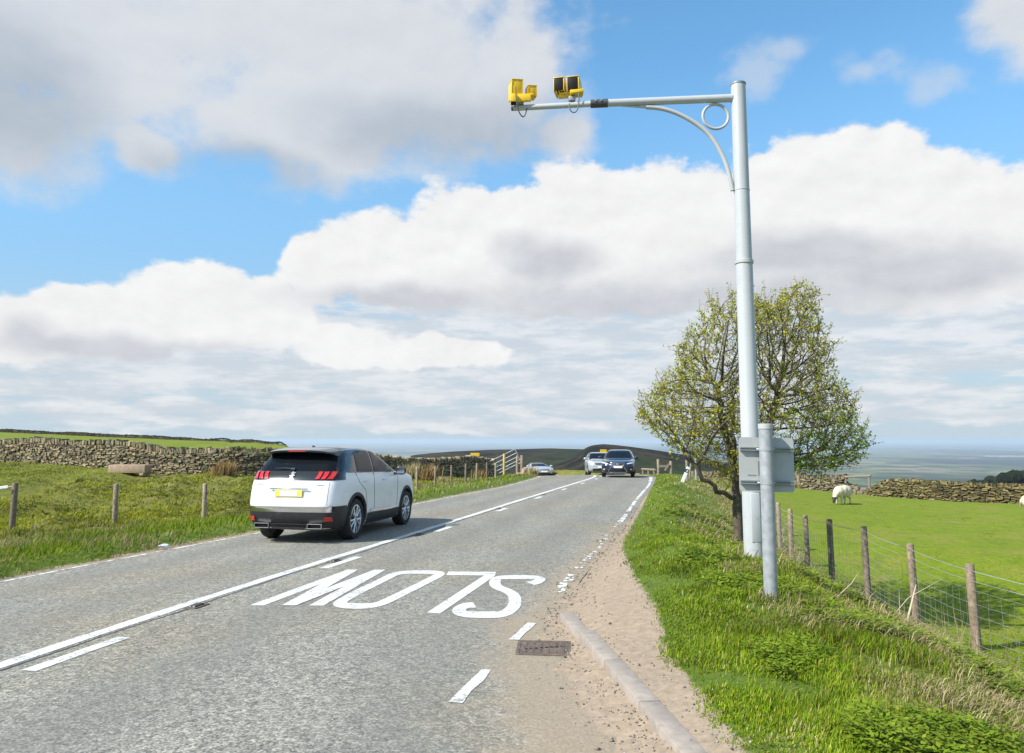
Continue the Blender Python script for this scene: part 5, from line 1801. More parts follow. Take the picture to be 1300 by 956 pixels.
# dark blue hatchback: nose towards us
hd_ = math.atan2(-.985, -.175) - math.pi / 2
fwd = Vector((math.cos(hd_ + math.pi / 2), math.sin(hd_ + math.pi / 2), 0))
nose = at(784, 606, 40.4)
org = nose - fwd * 4.33
root, bvh, pl = oncoming('car', 'dark blue hatchback coming towards the camera, nearest of the oncoming cars', (org.x, org.y, road_h(nose.x, 40.6)), hd_, 0, HATCH, 'navy_paint', (.80, 3.42), .325, sideg,
                        [(.50, .70), (.82, .745), (.845, .80), (.72, .795), (.48, .735)],
                        [(-.36, .76), (.36, .76), (.30, .60), (.48, .33), (.46, .29), (-.46, .29), (-.48, .33), (-.30, .60)], 'black_plastic', (0, .56), 'navy_paint',
                        fog=[(.66, .40), (.75, .40), (.75, .46), (.66, .46)], lower=[[(.56, .30), (.80, .33), (.80, .55), (.60, .50)], mir([(.56, .30), (.80, .33), (.80, .55), (.60, .50)])],
                        chrome_lines=[([(-.37, .77), (.37, .77), (.31, .60), (.49, .33), (.46, .28), (-.46, .28), (-.49, .33), (-.31, .60), (-.37, .77)], .014), ([(-.6, .215), (.6, .215)], .016)],
                        screen=[(-.71, 1.01), (.71, 1.01), (.59, 1.35), (-.59, 1.35)], bow_f=.26, cf=.40)
h = bvh.ray_cast(Vector((-.215, 9, .56)), Vector((0, -1, 0)))
mb = MB(); mb.box((.235, h[0].y + .075, .56), (.05, .004, .108)); mb.build('plate_band', M['blue_band'], pl)
mb = MB(); Lm = Matrix.Translation((0, bvh.ray_cast(Vector((0, 9, .695)), Vector((0, -1, 0)))[0].y + .01, .695)) @ Matrix.Rotation(R(-90), 4, 'X')
mb.lathe([(0, .012), (.04, .012), (.05, .004), (.055, .004), (.06, .0)], Lm, 20); mb.build('badge', M['chrome'], root)

MPV = [(.20, .35, 3.95, .76), (.28, .10, 4.22, .85), (.45, .03, 4.30, .885), (.62, .0, 4.30, .893), (.80, .03, 4.22, .888), (.90, .05, 4.05, .88), (.97, .07, 3.65, .868), (1.02, .09, 3.35, .852), (1.08, .12, 3.18, .83),
       (1.25, .22, 2.86, .77), (1.42, .34, 2.52, .70), (1.50, .46, 2.3, .64), (1.55, .62, 2.05, .53), (1.57, .85, 1.85, .36), (1.578, 1.1, 1.6, .16)]
nose = at(764.5, 600, 50.0); h_ = math.atan2(-nose.y, -nose.x) - math.pi / 2 + R(5)
fwd = Vector((math.cos(h_ + math.pi / 2), math.sin(h_ + math.pi / 2), 0))
org = Vector((nose.x, nose.y, 0)) - fwd * 4.3
root, bvh, pl = oncoming('car', 'tall light silver car half hidden behind the dark blue hatchback', (org.x, org.y, road_h(org.x, org.y) - .02), h_, math.atan2(road_h(nose.x, nose.y) - road_h(org.x, org.y), 4.3), MPV, 'silver2_paint', (.80, 3.40), .33,
                        [(.5, 1.12), (1.5, 1.08), (3.15, 1.04), (2.75, 1.28), (2.45, 1.42), (2.0, 1.49), (1.2, 1.50), (.62, 1.44)],
                        [(.52, .74), (.85, .80), (.86, .92), (.70, .90), (.50, .82)], [(-.42, .66), (.42, .66), (.46, .78), (-.46, .78)], 'black_plastic', (0, .52), 'silver2_paint',
                        lower=[[(-.6, .28), (.6, .28), (.6, .42), (-.6, .42)]], screen=[(-.74, 1.09), (.74, 1.09), (.61, 1.48), (-.61, 1.48)], bow_f=.22)

COUPE = [(.19, .35, 3.95, .70), (.25, .10, 4.22, .80), (.40, .03, 4.32, .855), (.55, .0, 4.33, .868), (.66, .03, 4.25, .866), (.72, .05, 4.10, .860), (.78, .07, 3.75, .85), (.83, .09, 3.30, .834), (.87, .12, 3.0, .815), (.92, .18, 2.86, .795),
         (1.05, .45, 2.52, .72), (1.16, .75, 2.22, .64), (1.23, .95, 2.0, .56), (1.265, 1.15, 1.85, .44), (1.28, 1.35, 1.65, .2)]
p, h_, z_, i_ = road_pose(690.5, None, .50)
print([(round(float(c[0]),1),round(float(c[1]),1),round(float(zz),2)) for c,zz in zip(CEN[n0-4::8],ROADZ[n0-4::8])])
p = at(691.5, 600, 60.5); h_ = math.atan2(-p.y, -p.x) - math.pi / 2 + R(13)
fwd = Vector((math.cos(h_ + math.pi / 2), math.sin(h_ + math.pi / 2), 0))
nose = Vector((p[0], p[1], 0)); org = nose - fwd * 4.33
print('silver coupe at', p, 'heading', math.degrees(h_), 'z', z_)
print('silver mpv', org, 'ok')
zo = road_h(org.x, org.y)
root, bvh, pl = oncoming('car', 'low silver car coming round the bend beyond the left verge', (org.x, org.y, zo), h_, math.atan2(road_h(nose.x, nose.y) - zo, 4.3), COUPE, 'silver_paint', (.85, 3.42), .31,
                        [(.80, .97), (1.6, .93), (2.85, .89), (2.45, 1.05), (2.15, 1.15), (1.8, 1.20), (1.4, 1.20), (1.05, 1.10)],
                        [(.50, .54), (.82, .58), (.83, .66), (.70, .66), (.50, .61)], [(-.40, .52), (.40, .52), (.40, .58), (-.40, .58)], 'black_plastic', (0, .42), 'silver_paint',
                        lower=[[(-.5, .25), (.5, .25), (.5, .34), (-.5, .34)]], screen=[(-.69, .93), (.69, .93), (.52, 1.21), (-.52, 1.21)], bow_f=.26, cf=.45)

# ------------------------------------------------------------------ the hawthorn
def hawthorn():
    YT = 13.6
    b = at(941, 690, YT); zb = gz(b.x, YT)
    root = empty('hawthorn_tree', (b.x, YT, zb), 0, 'wide hawthorn coming into leaf behind the tall pale grey pole', 'tree')
    outl = [(811, 530), (818, 512), (838, 490), (862, 470), (864, 432), (880, 405), (897, 392), (920, 378), (945, 378), (965, 392), (982, 382), (1003, 364), (1022, 378), (1026, 400), (1032, 428), (1046, 444), (1042, 478), (1062, 500), (1072, 535), (1089, 560),
            (1086, 580), (1060, 596), (1020, 604), (985, 600), (960, 606), (930, 612), (905, 596), (880, 585), (852, 570), (828, 548)]
    poly = [(at(x, y, YT).x - b.x, at(x, y, YT).z - zb) for x, y in outl]
    rg = np.random.default_rng(21)
    pa = np.array(poly)
    lo, hi = pa.min(0), pa.max(0)
    def bd(p):
        d = 9
        for i in range(len(pa)):
            a, c = pa[i - 1], pa[i]; t = np.clip(np.dot(p - a, c - a) / max(1e-9, np.dot(c - a, c - a)), 0, 1)
            d = min(d, np.linalg.norm(p - a - t * (c - a)))
        return d
    pts = []
    while len(pts) < 7000:
        p = rg.uniform(lo, hi)
        if not inside(tuple(p), poly): continue
        e = bd(p)
        if rg.random() > .6 + .4 * math.exp(-e / .5): continue
        dy = 1.75 * min(1, (e + .12) / .9) ** .6
        pts.append((p[0], rg.uniform(-1, 1) * dy, p[1]))
    A = np.array(pts)
    # clumpy: drop attractors in pockets
    kx = rg.normal(size=(6, 3)) * 2.9; ph_ = rg.uniform(0, 6.28, 6)
    f = sum(np.sin(A @ kx[i] + ph_[i]) for i in range(6))
    A = A[f > -1.15]
    nodes = [np.array((-.03, .05, -.1))]; par = [-1]
    def chain(pts_, start):
        last = start
        for q in pts_:
            nodes.append(np.array(q, float)); par.append(last); last = len(nodes) - 1
        return last
    # trunk and the leaning main limbs seen in the photograph
    def line(a, bq, n=6, wob=.02): return [np.array(a) + (np.array(bq) - np.array(a)) * (k + 1) / n + rg.normal(size=3) * wob for k in range(n)]
    t1 = chain(line((-.03, .05, -.1), (-.02, .04, .75), 6, .012), 0)
    c1 = at(905, 622, YT); c2 = at(868, 580, YT)
    l1 = chain(line((-.02, .04, .75), (c1.x - b.x, -.2, c1.z - zb), 6) + line((c1.x - b.x, -.2, c1.z - zb), (c2.x - b.x, -.35, c2.z - zb), 7), t1)
    l2 = chain(line((-.02, .04, .75), (-.12, .2, 1.7), 7) + line((-.12, .2, 1.7), (-.28, .3, 2.9), 8), t1)
    nodes.append(np.array((.13, .12, -.1))); par.append(0); s2 = len(nodes) - 1
    t2 = chain(line((.13, .12, -.1), (.12, .15, .7), 5, .012), s2)
    l3 = chain(line((.12, .15, .7), (.45, .0, 1.6), 7) + line((.45, 0, 1.6), (.75, -.1, 2.7), 8), t2)
    l4 = chain(line((.12, .15, .7), (.6, .35, 1.15), 6) + line((.6, .35, 1.15), (1.35, .3, 1.5), 7), t2)
    l5 = chain(line((-.02, .04, .75), (.1, .6, 1.8), 7) + line((.1, .6, 1.8), (.2, .9, 2.7), 6), t1)
    D, kill, infl = .075, .11, .8
    N = np.array(nodes)
    d2 = ((A[:, None] - N[None]) ** 2).sum(-1); near = d2.argmin(1); nd = d2.min(1)
    alive = np.ones(len(A), bool)
    for it in range(170):
        act = alive & (nd < infl ** 2 * (4 if it < 25 else 1))
        if not act.any(): break
        grow = {}
        for i in np.nonzero(act)[0]:
            v = A[i] - nodes[near[i]]; grow.setdefault(int(near[i]), []).append(v / (np.linalg.norm(v) + 1e-9))
        new = []
        for k, vs in grow.items():
            rad_ = nodes[k] - np.array((0, 0, .3)); rad_ = rad_ / (np.linalg.norm(rad_) + 1e-6)
            v = np.sum(vs, 0) / max(1, len(vs) ** .5) + rg.normal(size=3) * .20 + rad_ * .45 + np.array((0, 0, .22)); l = np.linalg.norm(v)
            if l < 1e-3: continue
            q = nodes[k] + v / l * D
            nodes.append(q); par.append(k); new.append(len(nodes) - 1)
        if not new: break
        Q = np.array([nodes[k] for k in new])
        dd = ((A[:, None] - Q[None]) ** 2).sum(-1); m_ = dd.min(1); am = dd.argmin(1)
        up_ = m_ < nd; nd[up_] = m_[up_]; near[up_] = np.array(new)[am[up_]]
        alive &= nd > kill ** 2
    n = len(nodes); N = np.array(nodes); par = np.array(par)
    ch = [[] for _ in range(n)]
    for i in range(1, n): ch[par[i]].append(i)
    e_ = 2.25
    rad = np.zeros(n)
    for i in range(n - 1, -1, -1):
        rad[i] = .0048 if not ch[i] else (sum(rad[c] ** e_ for c in ch[i])) ** (1 / e_)
    # parents may carry larger indexes than children only for the hand-laid limbs, so relax a few times
    for _ in range(4):
        for i in range(n - 1, -1, -1):
            if ch[i]: rad[i] = (sum(rad[c] ** e_ for c in ch[i])) ** (1 / e_)
    sc = .088 / max(rad[t1], 1e-6)
    fac = lambda r: r * min(1.0, 1.0) if r < .012 else min(.012 + (r - .012) * max(.2, (.088 - .012) / max(.02, rad[t1] - .012)), .12)
    rad = np.array([fac(r) for r in rad])
    thick, thin = MB(), MB()
    done = set()
    starts = [(0, c) for c in ch[0]]
    stack = starts[:]
    while stack:
        a, c = stack.pop()
        path = [a, c]
        while ch[path[-1]]:
            k = max(ch[path[-1]], key=lambda q: rad[q])
            for q in ch[path[-1]]:
                if q != k: stack.append((path[-1], q))
            path.append(k)
        rr_ = [float(rad[q]) for q in path]; rr_[0] = min(rr_[0], rr_[1] * 1.25)
        if path[0] == 0: rr_[0] = rr_[1] * 1.35
        cut = next((i for i, r in enumerate(rr_) if r < .011), len(rr_))
        P_ = [N[q] for q in path]
        if cut >= 2: thick.tube(P_[:cut + 1], rr_[:cut + 1], 8 if rr_[0] > .03 else 5, cap=False)
        if len(path) - cut >= 1 and len(P_[max(0, cut):]) >= 2: thin.tube(P_[max(0, cut):], [max(.003, r * .95) for r in rr_[max(0, cut):]], 3, cap=False)
    V0, C0 = [], []
    tr = thick.build('trunk', M['bark'], root, smooth=True)
    # side twigs and leaves
    # upright shoots standing out of the crown
    for i in range(n):
        if ch[i] or N[i][2] < 1.6 or rg.random() > .26: continue
        o_ = N[i] - np.array((0, 0, .6)); o_ /= np.linalg.norm(o_)
        d = o_ * .8 + np.array((0, 0, .7)) + rg.normal(size=3) * .18; d /= np.linalg.norm(d)
        L_ = rg.uniform(.12, .40); q = N[i]
        pp = [q, q + d * L_ * .5 + rg.normal(size=3) * .015, q + d * L_]
        thin.tube(pp, [.0055, .004, .002], 3, cap=False)
        for _ in range(int(L_ * 34)):
            c_ = q + d * L_ * rg.uniform(.1, 1.0) + rg.normal(size=3) * .02
            s_ = rg.uniform(.013, .024); a = rg.normal(size=3); a /= np.linalg.norm(a); b2 = np.cross(a, rg.normal(size=3)); b2 /= np.linalg.norm(b2)
            V0 += [c_ - a * s_, c_ + b2 * s_ * .62, c_ + a * s_ * 1.1, c_ - b2 * s_ * .62]
            C0 += [(rg.uniform(.8, 1.35), rg.uniform(.8, 1.2), .7)] * 4
    tips = [i for i in range(n) if rad[i] < .0095 and i > 40]
    V = list(V0); C = list(C0); base_n = len(V); F4 = [tuple(range(k, k + 4)) for k in range(0, base_n, 4)]
    for i in tips:
        t = N[i] - N[par[i]]; t /= np.linalg.norm(t) + 1e-9
        for _ in range(2 if rg.random() < .8 else 1):
            d = t * .6 + rg.normal(size=3) * .75 + np.array((0, 0, .35)); d /= np.linalg.norm(d)
            l = rg.uniform(.06, .20)
            if not ch[i] and rg.random() < .5: l *= 1.6
            p0_ = N[i]; p1_ = p0_ + d * l
            thin.tube([p0_, p0_ + d * l * .55 + rg.normal(size=3) * .008, p1_], [.0034, .0026, .0016], 3, cap=False)
            g = rg.random()
            inn = bd(np.array((N[i][0], N[i][2]))) if i % 1 == 0 else 0
            k = int(rg.integers(4, 9)) if g < (.80 if inn < .40 else (.40 if N[i][2] < 2.5 else .26)) else int(rg.integers(0, 2))
            for _q in range(k):
                u = rg.uniform(.25, 1.05); c_ = p0_ + d * l * u + rg.normal(size=3) * .018
                s_ = rg.uniform(.014, .027)
                a = rg.normal(size=3); a /= np.linalg.norm(a); b2 = np.cross(a, rg.normal(size=3)); b2 /= np.linalg.norm(b2)
                V += [c_ - a * s_, c_ + b2 * s_ * .62, c_ + a * s_ * 1.1, c_ - b2 * s_ * .62]
                F4.append((base_n, base_n + 1, base_n + 2, base_n + 3)); base_n += 4
                v = rg.uniform(.6, 1.3); w_ = rg.uniform(-.12, .22) - (.26 if N[i][0] > .3 and N[i][2] < 2.3 else 0)
                C += [(v * (1 + w_), v, v * (.75 + .3 * rg.random()))] * 4
    thin.build('twigs', M['twig'], root)
    np_mesh('foliage', np.array(V), [np.array(F4)], M['leaf'], root, np.array(C))
    print('tree', n, 'nodes', len(F4), 'leaves', 'trunk r', rad[t1], rad[t2])


hawthorn()


# ------------------------------------------------------------------ sheep
def sheep(loc, heading, label, s=1.0):
    root = empty('sheep', loc, heading, label, 'sheep', None)
    bm = bmesh.new()
    def ball(c, r, rot=None):
        Mx = Matrix.Translation(c) @ (rot.to_4x4() if rot else Matrix.Identity(4)) @ Matrix.Diagonal((*r, 1))
        bmesh.ops.create_icosphere(bm, subdivisions=3, radius=1, matrix=Mx)
    def limb(pts, rs):
        for (a, b), (r0, r1) in zip(zip(pts[:-1], pts[1:]), zip(rs[:-1], rs[1:])):
            a, b = Vector(a), Vector(b)
            for k in range(9): f = k / 8; r_ = r0 + (r1 - r0) * f; ball(a.lerp(b, f), (r_, r_, r_))
    # local +y is forward
    ball((0, -.22, .60), (.27, .34, .265)); ball((0, .05, .58), (.275, .38, .265)); ball((0, .30, .58), (.235, .26, .25)); ball((0, -.42, .62), (.22, .20, .22)); ball((0, -.05, .50), (.25, .34, .20))
    # neck and head lowered to graze
    limb([(0, .42, .60), (0, .60, .47), (0, .70, .33)], [.18, .125, .09])
    hr = Matrix.Rotation(R(-58), 3, 'X')
    ball((0, .745, .235), (.075, .125, .08), hr); ball((0, .79, .15), (.052, .08, .052), hr)
    for s_ in (-1, 1):
        ball((s_ * .105, .70, .30), (.06, .025, .03), Matrix.Rotation(R(20 * s_), 3, 'Y'))
        # fore leg: knee low, shank straight; hind leg: stifle forward, hock back
        limb([(s_ * .12, .30, .42), (s_ * .12, .32, .24), (s_ * .12, .31, .05)], [.085, .046, .030]); ball((s_ * .12, .33, .03), (.036, .05, .035))
        limb([(s_ * .13, -.36, .50), (s_ * .135, -.30, .36), (s_ * .13, -.44, .25), (s_ * .13, -.42, .05)], [.13, .085, .042, .030]); ball((s_ * .13, -.40, .03), (.036, .05, .035))
    limb([(0, -.58, .66), (0, -.63, .50), (0, -.62, .36)], [.055, .045, .03])
    bm.verts.index_update()
    me = bpy.data.meshes.new('sheep_src'); bm.to_mesh(me); bm.free()
    o = bpy.data.objects.new('sheep_src', me); COL.objects.link(o)
    md = o.modifiers.new('remesh', 'REMESH'); md.mode = 'VOXEL'; md.voxel_size = .017
    md2 = o.modifiers.new('sm', 'SMOOTH'); md2.factor = .5; md2.iterations = 3
    dg = bpy.context.evaluated_depsgraph_get(); dg.update()
    me2 = bpy.data.meshes.new_from_object(o.evaluated_get(dg)); bpy.data.objects.remove(o)
    n = len(me2.vertices); co = np.zeros(n * 3, np.float32); me2.vertices.foreach_get('co', co); co = co.reshape(-1, 3)
    col = np.zeros((n, 4), np.float32); col[:] = (.60, .51, .37, 1)
    rgx = np.random.default_rng(2)
    lumps = sum(np.sin(co @ (rgx.normal(size=3) * f) + rgx.uniform(0, 6)) for f in [9] * 4 + [20] * 6) / 10
    wool = (co[:, 2] > .34) & (co[:, 1] < .62)
    no = co - np.array((0, np.clip(co[:, 1], -.3, .3).mean(), .58)); no /= np.linalg.norm(no, axis=1)[:, None] + 1e-6
    co = co + no * (lumps * .030 * wool)[:, None]
    v = (1 + .16 * lumps)[:, None]; col[:, :3] *= v
    face = (co[:, 1] > .66) & (co[:, 2] < .36); col[face, :3] = (.035, .03, .027)
    legs = (co[:, 2] < .34) & ~((co[:, 1] > .56)); col[legs, :3] = np.where(rgx.random(1) < 2, (.52, .47, .40), 0)
    rump = (co[:, 1] < -.56) & (co[:, 2] < .56) & (co[:, 2] > .36); col[rump, :3] = (.26, .20, .14)
    hoof = co[:, 2] < .045; col[hoof, :3] = (.03, .027, .025)
    mark = ((co[:, 0] + .02) ** 2 + (co[:, 1] + .38) ** 2 < .14 ** 2) & (co[:, 2] > .7); col[mark, :3] = (.25, .44, .50)
    me2.vertices.foreach_set('co', co.ravel())
    a = me2.color_attributes.new('tint', 'FLOAT_COLOR', 'POINT'); a.data.foreach_set('color', col.ravel())
    me2.materials.clear(); me2.materials.append(M['fleece']); me2.polygons.foreach_set('use_smooth', np.ones(len(me2.polygons), bool)); me2.update()
    b = bpy.data.objects.new('body', me2); COL.objects.link(b); b.parent = root
    root.scale = (s, s, s)
    return root


sp_ = at(1070, 638, 32); sheep((sp_.x, 32, gz(sp_.x, 32)), math.atan2(-.62, -.78) - math.pi / 2, 'cream sheep grazing with a pale blue mark on its back', s=.9)
sp_ = at(1318, 652, 27); sheep((sp_.x + .12, 27, gz(sp_.x, 27)), math.atan2(.30, .95) - math.pi / 2 - .9, 'sheep half cut off by the right edge of the picture', s=.95)

# ------------------------------------------------------------------ small things on the road
root = empty('drain_cover', (.27, 6.68, road_h(.27, 6.68) + .002), R(-4), 'rusty iron drain cover set in the road beside the kerb', 'drain cover')
mb = MB()
mb.box((0, .205, .004), (.46, .03, .012), None, .003); mb.box((0, -.205, .004), (.46, .03, .012), None, .003); mb.box((-.215, 0, .004), (.03, .378, .012), None, .003); mb.box((.215, 0, .004), (.03, .378, .012), None, .003)
mb.build('frame', M['iron'], root)
mb = MB(); mb.box((0, 0, .001), (.398, .376, .010), None, .002)
for k in range(6):
    for j in range(2): mb.box((-.16 + k * .064, -.09 + j * .18, .007), (.03, .14, .006), None, .002)
mb.build('grate', M['iron'], root)
mb = MB()
for k in range(8): mb.box((-.15 + k * .043, -.05 + k * .013, .0085), (.024, .02, .007))
mb.build('slot', M['iron_dark'], root)

def road_stud(x, y, label):
    z_ = road_h(x, y)
    a = math.atan2(.24, 1)
    root = empty('road_stud', (x, y, z_ + .002), -a, label, 'road stud', 'road studs beside the centre line')
    mb = MB(); mb.box((0, 0, .004), (.14, .26, .012), None, .004, taper=.9); mb.build('frame', M['iron'], root)
    mb = MB(); mb.box((0, 0, .015), (.085, .15, .022), None, .009); mb.build('rubber_pad', M['rubber'], root)
    for dx in (-.022, .022):
        for dy in (-.077, .077): 
            mb = MB(); mb.box((dx, dy, .016), (.018, .006, .010), None, .002); mb.build('reflector', M['stud_glass'], root)
    return root


st_y = [(8.24, 'road stud on the near stretch of centre line, closest to the camera'), (11.4, 'road stud at the near end of the short dash left of the word SLOW'), (14.78, 'road stud on the centre line beyond the word SLOW'),
        (20.69, 'road stud beside the dash level with the front of the white car'), (26.5, 'road stud far up the centre line before the crest')]
for y, lb in st_y: road_stud(cx_at(y) + .17, y, lb)

def crumple(x, y, size, label, name, m, cat):
    bm = bmesh.new(); bmesh.ops.create_icosphere(bm, subdivisions=3, radius=1)
    rr_ = random.Random(4)
    ks = [(Vector((rr_.gauss(0, 3), rr_.gauss(0, 3), rr_.gauss(0, 3))), rr_.uniform(0, 6)) for _ in range(7)]
    for v in bm.verts:
        d = 1 + .12 * sum(math.sin(k.dot(v.co) + p_) for k, p_ in ks)
        v.co = Vector((v.co.x * size[0], v.co.y * size[1], v.co.z * size[2])) * d
    me = bpy.data.meshes.new(name); bm.to_mesh(me); bm.free(); me.materials.append(M[m])
    o = bpy.data.objects.new(name, me); COL.objects.link(o); o.location = (x, y, gz(x, y) + size[2] + .03); o.rotation_euler = (0, 0, .4)
    return tag(o, label, cat)


pl_ = at(208, 694, 12.9); crumple(pl_.x, 12.9, (.075, .04, .03), 'crumpled pale plastic litter in the grass at the left road edge', 'litter', 'litter', 'litter')
wl = at(4, 619, 16.9)
mb = MB(); mb.box((0, 0, 0), (.26, .02, .06), Matrix.Rotation(R(-8), 3, 'Y'), .006); mb.tube([(-.1, 0, 0), (.16, .10, .02)], .006, 5)
o = mb.build('plastic_strip', M['sign_white'], None); o.location = wl + Vector((-.02, 0, 0)); tag(o, 'white plastic strip caught on the fence at the left picture edge', 'plastic strip')

# ------------------------------------------------------------------ grass, rushes, straw
GR = np.random.default_rng(77)


def blades(name, pts, h, w, cols, lean=.45, mat_='grass', parent=None, droop=.35, wind=(.12, .03)):
    """pts (n,3); each blade two joined faces, bent over"""
    n = len(pts)
    az_ = GR.uniform(0, 2 * math.pi, n); ln = np.abs(GR.normal(0, lean, n)) + .05
    d = np.stack([np.cos(az_) * np.sin(ln) + wind[0], np.sin(az_) * np.sin(ln) + wind[1], np.cos(ln)], 1); d /= np.linalg.norm(d, axis=1)[:, None]
    sd = np.stack([-np.sin(az_ + GR.uniform(-.9, .9, n)), np.cos(az_), np.zeros(n)], 1); sd /= np.linalg.norm(sd, axis=1)[:, None]
    p1 = pts + d * (h * .55)[:, None]
    out = np.stack([d[:, 0], d[:, 1], np.zeros(n)], 1)
    p2 = p1 + (d * (h * .45)[:, None]) + out * (h * droop * GR.uniform(.2, 1.3, n))[:, None] - np.array((0, 0, 1)) * (h * droop * .35 * GR.uniform(0, 1.2, n))[:, None]
    hw = (w / 2)[:, None]
    V = np.stack([pts - sd * hw, pts + sd * hw, p1 + sd * hw * .8, p1 - sd * hw * .8, p2], 1).reshape(-1, 3)
    b = np.arange(n) * 5
    F4 = np.stack([b, b + 1, b + 2, b + 3], 1); F3 = np.stack([b + 3, b + 2, b + 4], 1)
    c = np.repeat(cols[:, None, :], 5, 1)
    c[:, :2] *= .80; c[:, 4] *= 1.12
    return np_mesh(name, V, [F4, F3], M[mat_], parent, c.reshape(-1, 3))


def scatter(n, xr, yr, keep, ypow=1.0):
    """n tries in a box, denser towards the camera; keep(x, y, dr, dl) gives a probability"""
    u = GR.random(n)
    y = (yr[0] ** (1 - ypow) + u * (yr[1] ** (1 - ypow) - yr[0] ** (1 - ypow))) ** (1 / (1 - ypow)) if ypow != 1 else yr[0] * (yr[1] / yr[0]) ** u
    lo = np.maximum(xr[0], -.74 * y - 1.3); hi = np.minimum(xr[1], .74 * y + 1.3)
    x = lo + GR.random(n) * (hi - lo)
    ok = hi > lo; x, y = x[ok], y[ok]
    z, dr, dl, rz, st, past = ground_z(x, y, True)
    p = keep(x, y, dr, dl, past)
    k = GR.random(len(x)) < p
    return np.stack([x, y, z], 1)[k], dr[k], dl[k], past[k]


def clump(x, y, f=1.0, seed=0):
    r_ = np.random.default_rng(100 + seed); o = 0
    for _ in range(7):
        k = r_.normal(size=2) * f; o = o + np.sin(k[0] * x + k[1] * y + r_.uniform(0, 6.28))
    return o / 3.7


LUSH = np.array([(.15, .24, .007), (.18, .27, .010), (.12, .21, .007), (.23, .285, .018), (.27, .28, .03)])
DRYC = np.array([(.42, .34, .17), (.36, .28, .13), (.50, .42, .24), (.30, .22, .11), (.28, .26, .09)])
ROUGHC = np.array([(.22, .26, .010), (.26, .275, .016), (.30, .285, .028), (.15, .19, .010), (.33, .295, .05)])
PASTC = np.array([(.20, .27, .008), (.22, .28, .010), (.175, .245, .007), (.25, .275, .016)])


def pick(tab, n, j=.18):
    c = tab[GR.integers(0, len(tab), n)]
    return c * GR.uniform(1 - j, 1 + j, (n, 1))


def gex_at(y): return np.interp(y, GE_Y, GE_X)


def fence_x(y): return np.interp(y, [0, 9.6, 13, 16.4, 19.7, 24, 32, 40], [5.6, 5.72, 5.92, 6.3, 6.85, 8, 10, 11])


# right verge: lush by the road, rougher and strawy towards the fence
P_, dr_, dl_, ps_ = scatter(430000, (1.0, 12), (3.9, 46), lambda x, y, dr, dl, past: (GR.random(len(x)) < sst(x - gex_at(y) + .05 * clump(x, y, 5, 1) + .03 * clump(x, y, 14, 31), -.20, .10) ** 1.6) * (x < fence_x(y) + .25) * (dr > 0.02) * np.clip(.62 + .65 * clump(x, y, 3.6, 2), .06, 1), 1.9)
x, y = P_[:, 0], P_[:, 1]
f = np.clip((x - gex_at(y)) / (fence_x(y) - gex_at(y)), 0, 1)
dry = np.clip((f - .30) * 1.4 + .50 * clump(x, y, 2.9, 3), .04, .85)
dry = np.clip(dry + sst(y, 10.5, 14) * (.10 + .45 * sst(f, .18, .5)), 0, .85)
isd = GR.random(len(P_)) < dry
col = np.where(isd[:, None], pick(DRYC, len(P_)), pick(LUSH, len(P_)))
tone = np.clip(1 + .26 * clump(x, y, 1.6, 4) + .22 * clump(x, y, 6, 24), .45, 1.5)[:, None]; col = col * tone * GR.uniform(.70, 1.5, (len(P_), 1))
h = GR.uniform(.020, .076, len(P_)) * np.clip(1 + .55 * clump(x, y, 3.6, 5), .35, 2) * np.where(f < .05, .55, 1)
w = .0034 + .00062 * y
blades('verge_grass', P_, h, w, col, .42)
tag(bpy.data.objects['verge_grass'], 'lush green grass on the verge right of the road', 'grass', kind='stuff')
# straw lying over the bank
P_, dr_, dl_, ps_ = scatter(110000, (1.8, 12), (4.5, 34), lambda x, y, dr, dl, past: (x > gex_at(y) + .9) * (x < fence_x(y) + .5) * np.clip(((x - gex_at(y)) / (fence_x(y) - gex_at(y)) - .34) * 1.2 + .80 * clump(x, y, 2.6, 6), 0, .95), 1.8)
o = blades('dry_grass', P_ + np.array((0, 0, .03)), GR.uniform(.05, .18, len(P_)) * (.7 + .5 * sst(P_[:, 1], 6, 10)), .003 + .00045 * P_[:, 1], pick(DRYC, len(P_), .25), 1.1, 'straw', droop=.7, wind=(.25, -.25))
tag(o, 'pale dry grass lying over the bank below the wire fence', 'dry grass', kind='stuff')
# tall dry stems by the fence
P_, dr_, dl_, ps_ = scatter(1500, (4.2, 9), (6, 24), lambda x, y, dr, dl, past: np.exp(-((x - fence_x(y) + .15) / .35) ** 2) * .8, 1.6)
o = blades('dry_stems', P_, GR.uniform(.3, .75, len(P_)), .004 + .0004 * P_[:, 1], pick(DRYC, len(P_), .2), .35, 'straw', droop=.25)
tag(o, 'thin dry stems standing along the wire fence', 'dry stems', kind='stuff')

